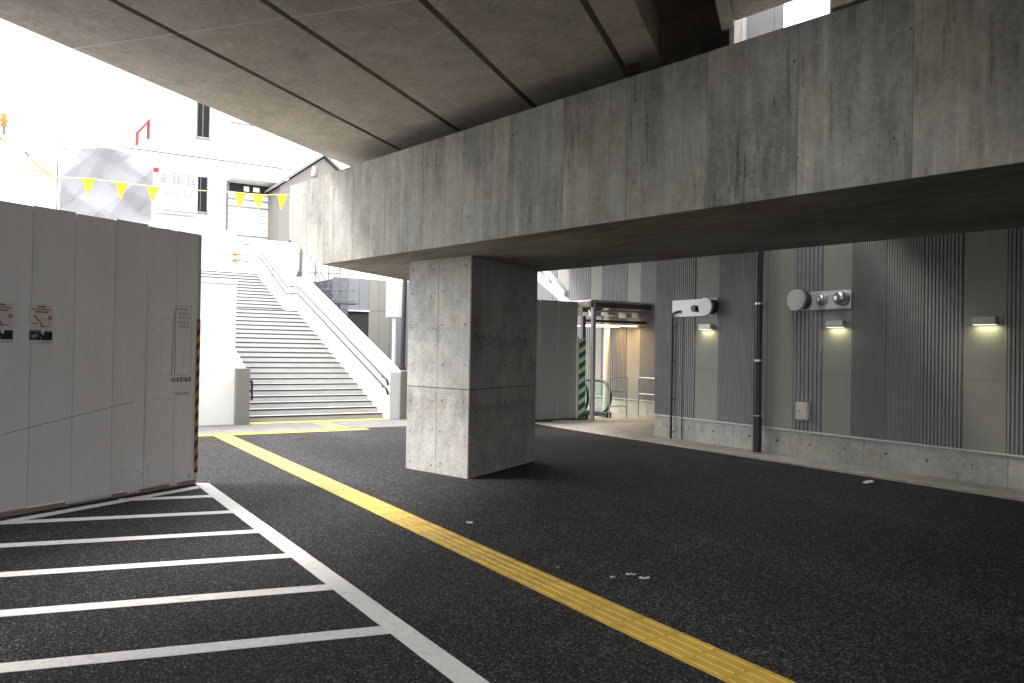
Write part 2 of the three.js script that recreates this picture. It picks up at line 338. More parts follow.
// ================================================================ BRIDGE PIER: column and cap beam
const A = [3.731, -11.368], E = [0.163, 0.9866];             // cap beam's front line, towards the camera
const D = [0.779, -0.627], NN = [0.627, 0.779];              // girders run along D
const onBeam = (s, off = 0) => [A[0] + E[0] * s - 0.9866 * off, A[1] + E[1] * s + 0.163 * off];  // off = out of the face
{
  const pier = thing('bridge_pier', 'raw concrete bridge pier, square column carrying a long deep cap beam', 'bridge pier', [5.4, 0, -10]);
  const P = [[4.579, -10.166], [4.914, -8.966], [6.612, -9.993], [6.277, -11.193]];
  const cen = [5.6, -10.08], ins = P.map(([x, z]) => [x + (cen[0] - x) * 0.011, z + (cen[1] - z) * 0.011]);
  const col = mesh('column', plan(ins, -0.05, 2.85), M.gap, pier);
  const rows = [0, 1.135, 2.85];
  const faces = [[0, 1, [0, 0.5, 1]], [1, 2, [0, 0.44, 0.80, 1]], [2, 3, [0, 0.5, 1]], [3, 0, [0, 0.2, 0.56, 1]]];
  const holes = [];
  // the two faces in view carry ghosts of scrubbed-off graffiti, so each has its own drawing
  const scrawl = (g, x, y, w, h, n, col) => { g.strokeStyle = col; g.lineWidth = rr(10, 26); g.lineCap = 'round'; g.lineJoin = 'round'; g.beginPath(); g.moveTo(x, y); for (let k = 1; k <= n; k++) g.bezierCurveTo(x + w * (k - 0.7) / n, y - h * rr(0.3, 1), x + w * (k - 0.35) / n, y + h * rr(0.3, 1), x + w * k / n, y + h * rr(-0.4, 0.4)); g.stroke(); };
  const faceMat = (L, seed, draw) => {
    const t = canvasTex(Math.round(L * 360), 1026, (g, w, h) => {
      const im = g.createImageData(w, h);
      for (let j = 0; j < h; j++) for (let i = 0; i < w; i++) {
        const u = i / 1026, v = j / 1026, big = fbm(u, v, 4, 4, 4, seed), mid = fbm(u, v, 18, 14, 3, seed + 3), fine = fbm(u, v, 150, 150, 2, seed + 5), run = fbm(u, v, 50, 3, 3, seed + 8);
        const dark = sm(0.52, 0.7, fbm(u, v, 5, 3, 4, seed + 11)), warm = sm(0.55, 0.75, fbm(u, v, 5, 7, 3, seed + 14));
        let k = 1 + 0.3 * (big - 0.5) + 0.42 * (mid - 0.5) + 0.4 * (fine - 0.5) + 0.22 * (run - 0.5) - 0.2 * dark; if (tnoise(u, v, 170, 150, seed + 21) > 0.975) k *= 0.62;
        const q = (j * w + i) * 4; im.data[q] = toS(0.40 * k * (1 + 0.05 * warm)); im.data[q + 1] = toS(0.395 * k); im.data[q + 2] = toS(0.385 * k * (1 - 0.1 * warm)); im.data[q + 3] = 255;
      }
      g.putImageData(im, 0, 0); draw(g, w, h);
      for (let k = 0; k < 46; k++) { const x = rr(0, w), y = rr(0, h); g.fillStyle = `rgba(40,38,34,${rr(0.15, 0.5)})`; g.fillRect(x, y, rr(2, 5), rr(4, 22)); }
      for (let k = 0; k < 30; k++) { g.fillStyle = `rgba(215,212,205,${rr(0.1, 0.3)})`; g.fillRect(rr(0, w), rr(0, h), rr(2, 12), rr(2, 8)); }
    });
    return std({ map: t, bumpMap: concBump, bumpScale: 0.003, roughness: 0.78 });
  };
  const faceMats = [
    faceMat(1.246, 501, (g, w, h) => { for (let k = 0; k < 3; k++) scrawl(g, 30, h * 0.66 + k * 16, w - 70, 34, 9, 'rgba(70,70,78,0.07)'); scrawl(g, 10, h * 0.4, w * 0.55, 60, 3, 'rgba(225,222,215,0.14)'); scrawl(g, w * 0.3, h * 0.33, w * 0.6, 26, 6, 'rgba(70,70,78,0.08)'); }),
    faceMat(1.985, 541, (g, w, h) => { for (let k = 0; k < 3; k++) { scrawl(g, 30, h * 0.36 + k * 18, w - 120, 60, 8, 'rgba(40,40,44,0.11)'); scrawl(g, 20, h * 0.68 + k * 15, w - 60, 34, 10, 'rgba(45,45,50,0.09)'); } })];
  let fi = -1;
  for (const [a, b, cuts] of faces) {
    fi++;
    const p = P[a], q = P[b], dx = q[0] - p[0], dz = q[1] - p[1], L = Math.hypot(dx, dz);
    let n = [dz / L, -dx / L]; if ((p[0] - cen[0]) * n[0] + (p[1] - cen[1]) * n[1] < 0) n = [-n[0], -n[1]];
    for (let r = 0; r < 2; r++) for (let c = 0; c + 1 < cuts.length; c++) {
      const CH = 0.014, t0 = cuts[c] + (c ? 0.0035 : CH) / L, t1 = cuts[c + 1] - (c + 2 < cuts.length ? 0.0035 : CH) / L, pr = rr(-0.0008, 0.0008);
      const y0 = rows[r] + (r ? 0.005 : -0.03), y1 = rows[r + 1] - (r ? 0.001 : 0.005);
      const f = (t, y) => [p[0] + dx * t + n[0] * pr, y, p[1] + dz * t + n[1] * pr];
      const pg = extrude([f(t0, y0), f(t1, y0), f(t1, y1), f(t0, y1)], [-n[0] * 0.012, 0, -n[1] * 0.012], rr(0, 9), rr(0, 9));
      if (fi < 2) { const ps = pg.attributes.position, uv = pg.attributes.uv; for (let i = 0; i < ps.count; i++) uv.setXY(i, ((ps.getX(i) - p[0]) * dx + (ps.getZ(i) - p[1]) * dz) / L / L, ps.getY(i) / 2.85); }
      mesh('formwork_panel', pg, fi < 2 ? faceMats[fi] : M.column, col);
      for (const hy of r ? [1.45, 1.95, 2.4, 2.7] : [0.12, 0.55, 0.95]) for (const ht of [0.14, 0.86]) {
        const t = mix(t0, t1, ht + rr(-0.03, 0.03)), y = hy + rr(-0.03, 0.03), R = rr(0.008, 0.017), c0 = f(t, y);
        holes.push(cyl([c0[0] - n[0] * 0.004, c0[1], c0[2] - n[1] * 0.004], [c0[0] + n[0] * 0.0015, c0[1], c0[2] + n[1] * 0.0015], R, 8));
      }
    }
  }
  for (let c = 0; c < 4; c++) {                               // chamfered corners
    const p = P[c], a = P[(c + 3) % 4], b = P[(c + 1) % 4], la = Math.hypot(a[0] - p[0], a[1] - p[1]), lb = Math.hypot(b[0] - p[0], b[1] - p[1]);
    const pa = [p[0] + (a[0] - p[0]) / la * 0.0145, p[1] + (a[1] - p[1]) / la * 0.0145], pb = [p[0] + (b[0] - p[0]) / lb * 0.0145, p[1] + (b[1] - p[1]) / lb * 0.0145];
    mesh('corner_chamfer', plan([pa, pb, [p[0] + (cen[0] - p[0]) * 0.05, p[1] + (cen[1] - p[1]) * 0.05]], 0, 2.849, rr(0, 9), rr(0, 9)), M.column, col);
  }
  mesh('tie_holes', merge(holes), M.mortar, col).userData.kind = 'stuff';
  // cap beam
  const T = 3.16, vec = [D[0] * T, 0, D[1] * T];
  const pt = (s, y, off) => { const q = onBeam(s, off); return [q[0], y, q[1]]; };
  const S1 = 16;
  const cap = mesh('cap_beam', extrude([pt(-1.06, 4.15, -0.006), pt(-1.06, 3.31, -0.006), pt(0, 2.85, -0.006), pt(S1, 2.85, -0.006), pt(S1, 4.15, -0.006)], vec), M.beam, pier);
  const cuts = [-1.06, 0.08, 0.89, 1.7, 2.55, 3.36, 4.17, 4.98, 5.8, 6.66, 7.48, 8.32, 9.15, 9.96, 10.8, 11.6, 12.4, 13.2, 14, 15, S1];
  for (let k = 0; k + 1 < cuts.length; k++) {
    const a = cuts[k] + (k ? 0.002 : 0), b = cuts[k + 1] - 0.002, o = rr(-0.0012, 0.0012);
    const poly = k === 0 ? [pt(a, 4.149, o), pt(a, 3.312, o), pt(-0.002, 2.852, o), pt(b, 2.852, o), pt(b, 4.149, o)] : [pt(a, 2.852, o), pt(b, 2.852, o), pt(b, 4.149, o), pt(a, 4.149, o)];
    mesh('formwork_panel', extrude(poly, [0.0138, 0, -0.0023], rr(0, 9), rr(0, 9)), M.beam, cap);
  }
  const bh = [];
  for (let s = -0.6; s < 12; s += 0.8) for (const y of [3.15, 3.9]) if (rnd() > 0.25) { const q = pt(s + rr(-0.12, 0.12), y + rr(-0.05, 0.05), 0.003), q2 = [q[0] + 0.006, q[1], q[2] - 0.001]; bh.push(cyl(q2, q, rr(0.008, 0.014), 8)); }
  mesh('tie_holes', merge(bh), M.mortar, cap).userData.kind = 'stuff';
}
{ // small camera on the free end of the cap beam
  const q = onBeam(-0.72, -0.25), b = [q[0], 4.15, q[1]];
  const t = thing('security_camera', 'small grey security camera on top of the beam tip', 'camera', b);
  mesh('mount', cyl(b, [b[0], b[1] + 0.12, b[2]], 0.022, 10), M.steelDull, t);
  mesh('housing', cyl([b[0] - 0.02, b[1] + 0.12, b[2] + 0.02], [b[0] + 0.01, b[1] + 0.27, b[2] - 0.02], 0.055, 12), M.steelDull, t);
}

// ================================================================ BRIDGE DECKS
const HD = 4.45;
const atN = (n, u) => [NN[0] * n + D[0] * u, NN[1] * n + D[1] * u];
// where the line at offset n meets the line lying dx behind the beam's front face
function endU(n, dx) {
  // x - A0 - dx = E0/E1 * (z - A1)
  const k = E[0] / E[1]; // NNx n + Dx u - A0 - dx = k(NNz n + Dz u - A1)
  return (A[0] + dx - k * A[1] + k * NN[1] * n - NN[0] * n) / (D[0] - k * D[1]);
}
function girder(parent, name, n0, n1, uStart, dxEnd, y0, y1, far) {
  const g = far
    ? plan([atN(n0, endU(n0, dxEnd)), atN(n1, endU(n1, dxEnd)), atN(n1, far), atN(n0, far)], y0, y1, rr(0, 9), rr(0, 9))
    : plan([atN(n0, uStart), atN(n1, uStart), atN(n1, endU(n1, dxEnd)), atN(n0, endU(n0, dxEnd))], y0, y1, rr(0, 9), rr(0, 9));
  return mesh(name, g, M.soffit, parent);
}
{
  const deck = thing('bridge_deck', 'concrete bridge deck overhead, flat girders with dark joints between them', 'bridge deck', [0, HD, -4]);
  const edges = [-6.53, -5.285, -4.095, -2.855, -1.62];
  for (let k = 0; k + 1 < edges.length; k++) girder(deck, 'girder', edges[k] + (k ? 0.034 : 0), edges[k + 1] - 0.034, -60, 1.3, HD, HD + 0.85);
  girder(deck, 'girder_flange', -1.585, -1.235, -60, 0.36, HD - 0.015, HD + 0.85);
  girder(deck, 'girder', -1.225, -0.64, -60, 0.36, HD + 0.42, HD + 0.85);
  girder(deck, 'girder_flange', -0.63, -0.52, -60, 0.36, HD, HD + 0.85);
  girder(deck, 'cross_slab', -0.515, 0.265, 5.3, 0.29, HD + 0.02, HD + 0.85);   // closes, at the pier, the overhead slot added to light the floor
  for (let n = 0.27; n < 9; n += 1.23) girder(deck, 'girder', n, n + 1.2, -60, 0.29, HD + 0.02, HD + 0.85);
  { const a = atN(0.22, endU(0.22, 0.285)), b = atN(9, endU(9, 0.285)), d = 0.35; mesh('end_diaphragm', plan([a, b, [b[0] - D[0] * d, b[1] - D[1] * d], [a[0] - D[0] * d, a[1] - D[1] * d]], 4.17, HD + 0.018), M.soffit, deck); }
  girder(deck, 'deck_slab', -6.9, -0.52, -60, 0.36, HD + 0.855, HD + 1.1);
  girder(deck, 'deck_slab', 0.27, 10, -60, 0.36, HD + 0.855, HD + 1.1);
  const ab = thing('added_shade_wall', 'plain concrete wall added behind the camera to block light into the underpass', 'wall', [0, 0, 8]);
  mesh('wall', plan([atN(8, -5), atN(8, 9.2), atN(8.6, 9.2), atN(8.6, -5)], 0, HD), M.plinth, ab);  // wall added out of view to keep light from entering at the back
  // formed joint line running across the soffit
  const j0 = atN(-6.5, 5.74), j1 = atN(-2.88, 5.74);
  for (let k = 0; k < 3; k++) { const a = atN(edges[k] + 0.03, 5.74), b = atN(edges[k + 1] - 0.03, 5.74); mesh('joint_strip', plan([[a[0] - 0.009, a[1]], [a[0] + 0.009, a[1]], [b[0] + 0.009, b[1]], [b[0] - 0.009, b[1]]], HD - 0.004, HD), M.flashing, deck); }
  const far = thing('bridge_deck', 'concrete bridge deck of the next span, beyond the cap beam', 'bridge deck', [8, HD, -12]);
  for (let k = 0; k + 1 < edges.length; k++) girder(far, 'girder', edges[k] + (k ? 0.034 : 0), edges[k + 1] - 0.034, 0, 2.6, HD, HD + 0.85, 34);
  girder(far, 'girder', -1.59, -0.57, 0, 2.3, HD, HD + 0.85, 34);
  girder(far, 'light_stop_web', -0.565, -0.525, 0, 0.372, 4.155, HD + 0.85, 34);  // thin web added to keep slot light out of the cavity over the beam
  girder(far, 'deck_slab', -6.9, -0.5, 0, 0.37, HD + 0.855, HD + 1.1, 34);
  const tw = thing('bridge_deck', 'dark concrete bridge deck over the right end of the station wall', 'bridge deck', [10, HD, -3]);
  for (let n = 0.45; n < 12; n += 1.23) girder(tw, 'girder', n, n + 1.2, 0, 0.5, HD, HD + 0.85, 34);
  girder(tw, 'deck_slab', 0.4, 13, 0, 0.37, HD + 0.855, HD + 1.1, 34);
  // screen panels seen in the slot between the two far decks
  const bp = thing('screen_panel', 'grey screen panel standing in the bright slot above the beam', 'panel', [6.2, 4.3, -5.4]);
  const q = (n0, n1, m) => { const a = atN(n0, 8.2), b = atN(n1, 8.2); mesh('panel', plan([a, b, [b[0] + 0.02, b[1] - 0.016], [a[0] + 0.02, a[1] - 0.016]], 4.25, 6.2), m, bp); };
  q(-0.49, -0.2315, M.claddingDark); q(-0.2285, -0.14, M.claddingDark);
  { const a = atN(-0.25, 8.24), b = atN(-0.21, 8.24); mesh('joint_post', plan([a, b, [b[0] + 0.03, b[1] - 0.024], [a[0] + 0.03, a[1] - 0.024]], 4.25, 6.2), M.trim, bp); }
  { const a = atN(-0.492, 8.2), b = atN(-0.52, 8.0); mesh('lit_side_panel', plan([a, b, [b[0] + 0.02, b[1] - 0.016], [a[0] + 0.02, a[1] - 0.016]], 4.25, 6.2), M.plate, bp); }  // light on the side face is put into this pale colour
}

// ================================================================ STATION BUILDING (right)
const WX = 10.68;
{
  const st = thing('station_building', 'long station building wall of ribbed dark and smooth beige panels on a concrete plinth', 'building', [12, 0, -9]);
  mesh('wall_core', box(WX + 0.03, 18, 0.0, 4.36, -11.92, 30), M.gap, st);
  mesh('wall_core', box(13.48, 18, 0.0, 4.36, -27, -11.93), M.gap, st);
  const ribs = (X, z0, z1, y0, y1, pitch, depth, duty) => {     // corrugated face turned to -x
    const n = Math.max(2, Math.round((z1 - z0) / pitch)), p = (z1 - z0) / n, pr = [];
    for (let k = 0; k < n; k++) { const a = z0 + k * p; pr.push([a, X], [a + p * (1 - duty) * 0.5, X], [a + p * (1 - duty) * 0.5 + 0.002, X - depth], [a + p * (1 + duty) * 0.5 - 0.002, X - depth], [a + p * (1 + duty) * 0.5, X]); }
    pr.push([z1, X]);
    const out = [];
    for (let k = 0; k + 1 < pr.length; k++) { const [a, xa] = pr[k], [b, xb] = pr[k + 1]; if (b - a < 1e-6) continue; out.push(xa, y0, a, xb, y0, b, xb, y1, b, xa, y0, a, xb, y1, b, xa, y1, a); }
    const g = new THREE.BufferGeometry(); g.setAttribute('position', new THREE.Float32BufferAttribute(out, 3));
    return merge([metreUV(g, rr(0, 4), rr(0, 4)), box(X + 0.001, X + 0.028, y0, y1, z0, z1)]);
  };
  const panel = (X, z0, z1, type, y0 = 0.452, y1 = 4.4) => {
    const a = z0 + 0.004, b = z1 - 0.004;
    if (type === 'beige') { mesh('smooth_panel', box(X - 0.002, X + 0.028, y0, 1.36, a, b, rr(0, 4), rr(0, 4)), M.claddingBeige, st); mesh('smooth_panel', box(X - 0.002, X + 0.028, 1.364, y1, a, b, rr(0, 4), rr(0, 4)), M.claddingBeige, st); }
    else if (type === 'dark') mesh('ribbed_panel', ribs(X, a, b, y0, y1, 0.034, 0.009, 0.72), M.claddingDark, st);
    else if (type === 'fine') mesh('ribbed_panel', ribs(X, a, b, y0, y1, 0.04, 0.013, 0.68), M.claddingMid, st);
    else if (type === 'coarse') mesh('ribbed_panel', ribs(X, a, b, y0, y1, 0.051, 0.018, 0.7), M.claddingMid, st);
    else mesh('ribbed_panel', ribs(X, a, b, y0, y1, 0.078, 0.018, 0.74), M.claddingLight, st);
  };
  const z = [-11.92, -11.35, -10.82, -10.25, -9.76, -9.36, -9.14, -8.62, -8.07, -7.55, -6.99, -6.42, -5.89, -5.33, -4.75, -4.2, -3.6, -3.0, -2.45, -1.9, -1.3, -0.7, -0.1, 0.5, 1.1, 1.7, 2.3, 2.9, 3.5];
  const ty = ['dark', 'coarse', 'beige', 'fine', 'coarse', 'dark', 'beige', 'light', 'beige', 'dark', 'fine', 'coarse', 'beige', 'coarse', 'fine', 'beige', 'dark', 'coarse', 'beige', 'fine', 'dark', 'coarse', 'beige', 'fine', 'coarse', 'dark', 'beige', 'fine'];
  ty.forEach((t, k) => panel(WX - 0.006, z[k], z[k + 1], t));
  const FX = 13.45;
  const z2 = [-23.5, -22.9, -22.3, -21.7, -21.1, -20.5, -19.9, -19.28, -18.72, -17.68, -17.19, -16.64, -16.1, -15.59, -15.0, -14.4, -13.8, -13.2, -12.6, -11.95];
  const ty2 = ['beige', 'light', 'dark', 'coarse', 'beige', 'fine', 'light', 'beige', 'light', 'beige', 'light', 'coarse', 'beige', 'fine', 'dark', 'coarse', 'beige', 'fine', 'dark'];
  ty2.forEach((t, k) => panel(FX - 0.006, z2[k], z2[k + 1], t));
  const hol = [];
  const jz = [-11.92, -9.88, -7.35, -5.31, -3.3, -1.3, 0.8, 3, 9];
  for (let k = 0; k + 1 < jz.length; k++) {
    mesh('plinth_segment', box(WX, WX + 0.029, 0, 0.425, jz[k] + 0.004, jz[k + 1] - 0.004, rr(0, 9), rr(0, 9)), M.plinth, st);
    for (let q = 0.35; q < jz[k + 1] - jz[k] - 0.2; q += 0.62) hol.push(cyl([WX + 0.004, 0.25 + rr(-0.04, 0.04), jz[k] + q + rr(-0.05, 0.05)], [WX - 0.0015, 0.25, jz[k] + q], rr(0.012, 0.02), 8));
  }
  mesh('plinth_segment', box(FX, FX + 0.029, 0, 0.425, -23.5, -11.95), M.plinth, st);
  mesh('tie_holes', merge(hol), M.mortar, st).userData.kind = 'stuff';
  mesh('flashing', box(WX - 0.03, WX + 0.02, 0.427, 0.447, -11.92, 9), M.flashing, st);
  mesh('flashing', box(FX - 0.03, FX + 0.02, 0.427, 0.447, -23.5, -11.95), M.flashing, st);
}
// ---- wall lamps
function wallLamp(z, label) {
  const t = thing('wall_lamp', label, 'lamp', [WX - 0.01, 2.08, z], 'lit wall lamps along the station wall');
  const X = WX - 0.012, w = 0.15;
  mesh('housing', rbox(X - 0.10, X - 0.03, 2.085, 2.185, z - w, z + w, 0.008), M.steelDull, t);
  mesh('bracket', box(X - 0.03, X, 2.095, 2.175, z - w + 0.05, z + w - 0.05), M.black, t);
  mesh('diffuser', box(X - 0.092, X - 0.036, 2.079, 2.085, z - w + 0.012, z + w - 0.012), new THREE.MeshStandardMaterial({ color: 0xffffff, emissive: lin(1, 1, 0.75), emissiveIntensity: 0.3 }), t);
  const L = new THREE.RectAreaLight(lin(0.96, 1, 0.56), 5, 0.27, 0.055);
  L.position.set(X - 0.064 - t.position.x, 2.0775 - t.position.y, 0); L.rotation.set(-Math.PI / 2, 0, Math.PI / 2);
  L.name = 'lamp_light'; t.add(L);
}
wallLamp(-10.5, 'small lit wall lamp below the vent plate with the black nozzle');
wallLamp(-7.79, 'small lit wall lamp below the vent plate with the two steel domes');
wallLamp(-5.575, 'small lit wall lamp alone on the dark wall at the far right');
// ---- vent plates with duct hoods
function disc(t, z, y, r, len) {
  const X = WX - 0.032;
  const b = mesh('duct_hood', cyl([X, y, z], [X - len * 0.8, y, z], r * 0.86, 28), M.black, t);
  const g = new THREE.LatheGeometry([[0, 0], [r * 0.96, 0], [r, 0.006], [r, 0.05], [r * 0.9, 0.05]].map(([a, h]) => new THREE.Vector2(a, h)), 36);
  g.rotateZ(-Math.PI / 2); g.translate(X - len, y, z);
  mesh('hood_cap', g, M.steelDull, b);
}
{
  const t = thing('vent_plate', 'white vent plate with one large round duct cap and a black nozzle', 'vent plate', [WX, 2.33, -10.84]);
  const X = WX - 0.03;
  mesh('plate', rbox(X - 0.012, X, 2.335, 2.65, -11.41, -10.27, 0.004), M.plate, t);
  disc(t, -10.37, 2.49, 0.165, 0.2);
  mesh('nozzle', cyl([X - 0.012, 2.47, -10.73], [X - 0.14, 2.47, -10.73], 0.06, 14), M.black, t);
  const u = thing('vent_plate', 'steel vent plate with one large round duct cap and two domes', 'vent plate', [WX, 2.36, -8.1]);
  mesh('plate', rbox(X - 0.012, X, 2.365, 2.65, -8.66, -7.55, 0.004), M.plate, u);
  disc(u, -8.39, 2.52, 0.17, 0.22);
  for (const [z, r, L] of [[-8.04, 0.075, 0.11], [-7.68, 0.105, 0.16]]) {
    const pr = []; for (let k = 0; k <= 8; k++) { const a = k / 8 * Math.PI / 2; pr.push(new THREE.Vector2(r * Math.cos(a), L - r * 0.7 + r * 0.7 * Math.sin(a))); }
    const g = new THREE.LatheGeometry([new THREE.Vector2(r * 1.12, 0), new THREE.Vector2(r * 1.12, 0.01), new THREE.Vector2(r, 0.012), ...pr], 28);
    g.rotateZ(Math.PI / 2); g.translate(X - 0.012, 2.52, z); mesh('dome_hood', g, M.steel, u);
  }
}
{ // thick black downpipe with brackets
  const t = thing('downpipe', 'thick black downpipe with steel clamps on the station wall', 'pipe', [10.53, 0, -9.21]);
  mesh('pipe', cyl([10.53, 0.02, -9.21], [10.53, 4.45, -9.21], 0.062, 20), M.black, t);
  mesh('foot_sleeve', cyl([10.53, 0.02, -9.21], [10.53, 0.62, -9.21], 0.072, 20), M.black, t);
  for (const y of [0.6, 1.53, 2.48, 3.4]) {
    const c = mesh('clamp', cyl([10.53, y, -9.21], [10.53, y + 0.035, -9.21], 0.07, 20), M.steel, t);
    mesh('bracket_arm', box(10.58, WX - 0.01, y + 0.008, y + 0.028, -9.22, -9.20), M.steel, c);
  }
  const c = thing('conduit', 'thin black conduit rising into the white vent plate', 'pipe', [10.6, 0, -11.35]);
  mesh('pipe', tube([[10.6, 0.02, -11.36], [10.6, 1.2, -11.36], [10.6, 2.36, -11.36], [10.6, 2.42, -11.32], [10.6, 2.43, -11.2], [10.64, 2.43, -11.16]], 0.022, 8, 40), M.black, c);
  for (const y of [0.15, 0.78, 1.5, 2.15]) mesh('clip', cyl([10.6, y, -11.36], [WX, y, -11.3], 0.009, 6), M.black, c);
  const d = thing('conduit', 'thin grey conduit standing beside the black conduit, ending at half height', 'pipe', [10.65, 0, -11.2]);
  mesh('pipe', cyl([10.652, 0.02, -11.13], [10.652, 2.33, -11.13], 0.012, 8), M.darkSteel, d);
}
{ // outlet box
  const t = thing('outlet_box', 'small beige outlet box low on the ribbed light panel', 'box', [WX, 0.62, -8.38]);
  mesh('case', rbox(WX - 0.09, WX - 0.025, 0.62, 0.9, -8.5, -8.27, 0.012), flat([0.5, 0.46, 0.38], 0.6, 0, 131, 0.05), t);
  mesh('door', rbox(WX - 0.098, WX - 0.088, 0.635, 0.885, -8.485, -8.285, 0.004), flat([0.52, 0.48, 0.40], 0.55, 0, 133, 0.05), t);
  mesh('lock', cyl([WX - 0.098, 0.76, -8.42], [WX - 0.104, 0.76, -8.42], 0.012, 10), M.black, t);
}

// ================================================================ ESCALATOR ENTRANCE
{
  const c = thing('entrance_canopy', 'steel canopy frame with warm lit tubes over the escalator entrance', 'canopy', [12.5, 0, -15.2]);
  mesh('post', cyl([11.66, 0, -15.2], [11.66, 2.83, -15.2], 0.062, 16), M.steelDull, c);
  mesh('post', box(11.5, 11.58, 0, 2.5, -15.5, -15.4), M.darkSteel, c);
  mesh('fascia_beam', box(11.55, 13.42, 2.71, 2.83, -15.26, -15.16), M.darkSteel, c);
  mesh('fascia_beam', box(11.55, 13.42, 2.71, 2.83, -17.3, -17.2), M.darkSteel, c);
  mesh('roof_sheet', box(11.5, 13.43, 2.84, 2.88, -17.4, -15.1), M.plate, c);
  mesh('lower_beam', box(11.6, 13.42, 2.36, 2.42, -15.42, -15.34), M.black, c);
  for (const [x, w, y] of [[11.9, 0.16, 2.5], [12.35, 0.3, 2.54], [12.85, 0.2, 2.5], [13.2, 0.12, 2.52]]) mesh('duct_box', rbox(x - w / 2, x + w / 2, y, y + 0.15, -15.6, -15.32, 0.01), M.plate, c);
  mesh('conduit', cyl([11.6, 2.62, -15.3], [13.42, 2.66, -15.3], 0.03, 10), M.steel, c);
  for (const z of [-15.6, -16.3]) {
    const tb = mesh('light_tube', cyl([11.75, 2.29, z], [13.35, 2.31, z], 0.02, 10), new THREE.MeshStandardMaterial({ color: 0xffffff, emissive: lin(1, 0.62, 0.30), emissiveIntensity: 0.6 }), c);
    const L = new THREE.RectAreaLight(lin(1, 0.60, 0.2), 16, 1.5, 0.05);
    L.position.set(12.55 - 12.5, 2.265, z + 15.2); L.rotation.set(-Math.PI / 2, 0, 0); L.name = 'tube_light'; c.add(L);
  }
  mesh('column', cyl([13.1, 0, -16.5], [13.1, 2.8, -16.5], 0.075, 16), M.white, c);
}
{
  const e = thing('escalator', 'foot of an escalator with glass balustrade and black handrail', 'escalator', [12.5, 0, -16.5]);
  for (const X of [11.72, 12.42]) {
    const pts = []; for (let k = 0; k <= 14; k++) { const a = -Math.PI / 2 + Math.PI * k / 14; pts.push([X, 0.53 + 0.40 * Math.sin(a), -15.85 + 0.40 * Math.cos(a)]); }
    const rail = [[X, 0.13, -16.3], ...pts, [X, 0.93, -16.6], [X, 1.5, -18]];
    mesh('handrail', tube(rail, 0.035, 8, 60), M.black, e);
    const sh = new THREE.Shape(); sh.moveTo(-2.1, 0.14); sh.lineTo(0, 0.14); sh.absarc(0, 0.53, 0.37, -Math.PI / 2, Math.PI / 2, false); sh.lineTo(-0.75, 0.9); sh.lineTo(-2.1, 1.42); sh.closePath();
    const g = new THREE.ExtrudeGeometry(sh, { depth: 0.012, bevelEnabled: false, curveSegments: 16 }); g.rotateY(-Math.PI / 2); g.translate(X, 0, -15.85);
    mesh('balustrade_glass', g, M.glass, e);
    mesh('skirt', rbox(X - 0.08, X + 0.08, 0.025, 0.16, -18, -15.5, 0.02), M.black, e);
  }
  for (let k = 0; k < 7; k++) mesh('step', box(11.81, 12.33, 0.03, 0.05 + k * 0.13, -16.5 - k * 0.4, -16.1 - k * 0.4), M.darkSteel, e);
  mesh('comb_plate', box(11.81, 12.33, 0.026, 0.04, -16.1, -15.5), M.steelDull, e);
  const r1 = thing('guard_rail', 'stainless guard rail beside the escalator foot', 'railing', [12.5, 0, -15.3], 'steel guard rails at the escalator');
  for (const x of [12.3, 12.84]) mesh('post', cyl([x, 0.02, -15.35], [x, 1.03, -15.35], 0.02, 10), M.steel, r1);
  for (const y of [1.02, 0.68, 0.32]) mesh('rail', cyl([12.28, y, -15.35], [12.84, y, -15.35], 0.014, 8), M.steel, r1);
  const r2 = thing('guard_rail', 'stainless guard rail standing against the far beige plinth', 'railing', [13.3, 0, -15.0], 'steel guard rails at the escalator');
  for (const z of [-15.35, -14.1]) mesh('post', cyl([13.22, 0.02, z], [13.22, 1.03, z], 0.02, 10), M.steel, r2);
  for (const y of [1.02, 0.62]) mesh('rail', cyl([13.22, y, -15.35], [13.22, y, -14.1], 0.014, 8), M.steel, r2);
  const tr = thing('escalator_truss', 'white inclined escalator truss rising behind the grey panel fence', 'truss', [12.2, 2.6, -17]);
  mesh('lower_chord', extrude([[12.0, 2.55, -16.3], [12.0, 2.75, -16.3], [12.0, 4.35, -19.3], [12.0, 4.15, -19.3]], [0.15, 0, 0]), M.white, tr);
  mesh('upper_chord', extrude([[12.0, 3.1, -16.9], [12.0, 3.2, -16.9], [12.0, 4.35, -18.6], [12.0, 4.25, -18.6]], [0.15, 0, 0]), M.white, tr);
  for (const [a, b] of [[-16.9, -17.5], [-17.5, -17.9]]) mesh('brace', cyl([12.07, 2.7 + (-16.5 - a) * 0.53, a], [12.07, 3.1 + (-16.9 - b) * 0.67, b], 0.04, 8), M.steelDull, tr);
}
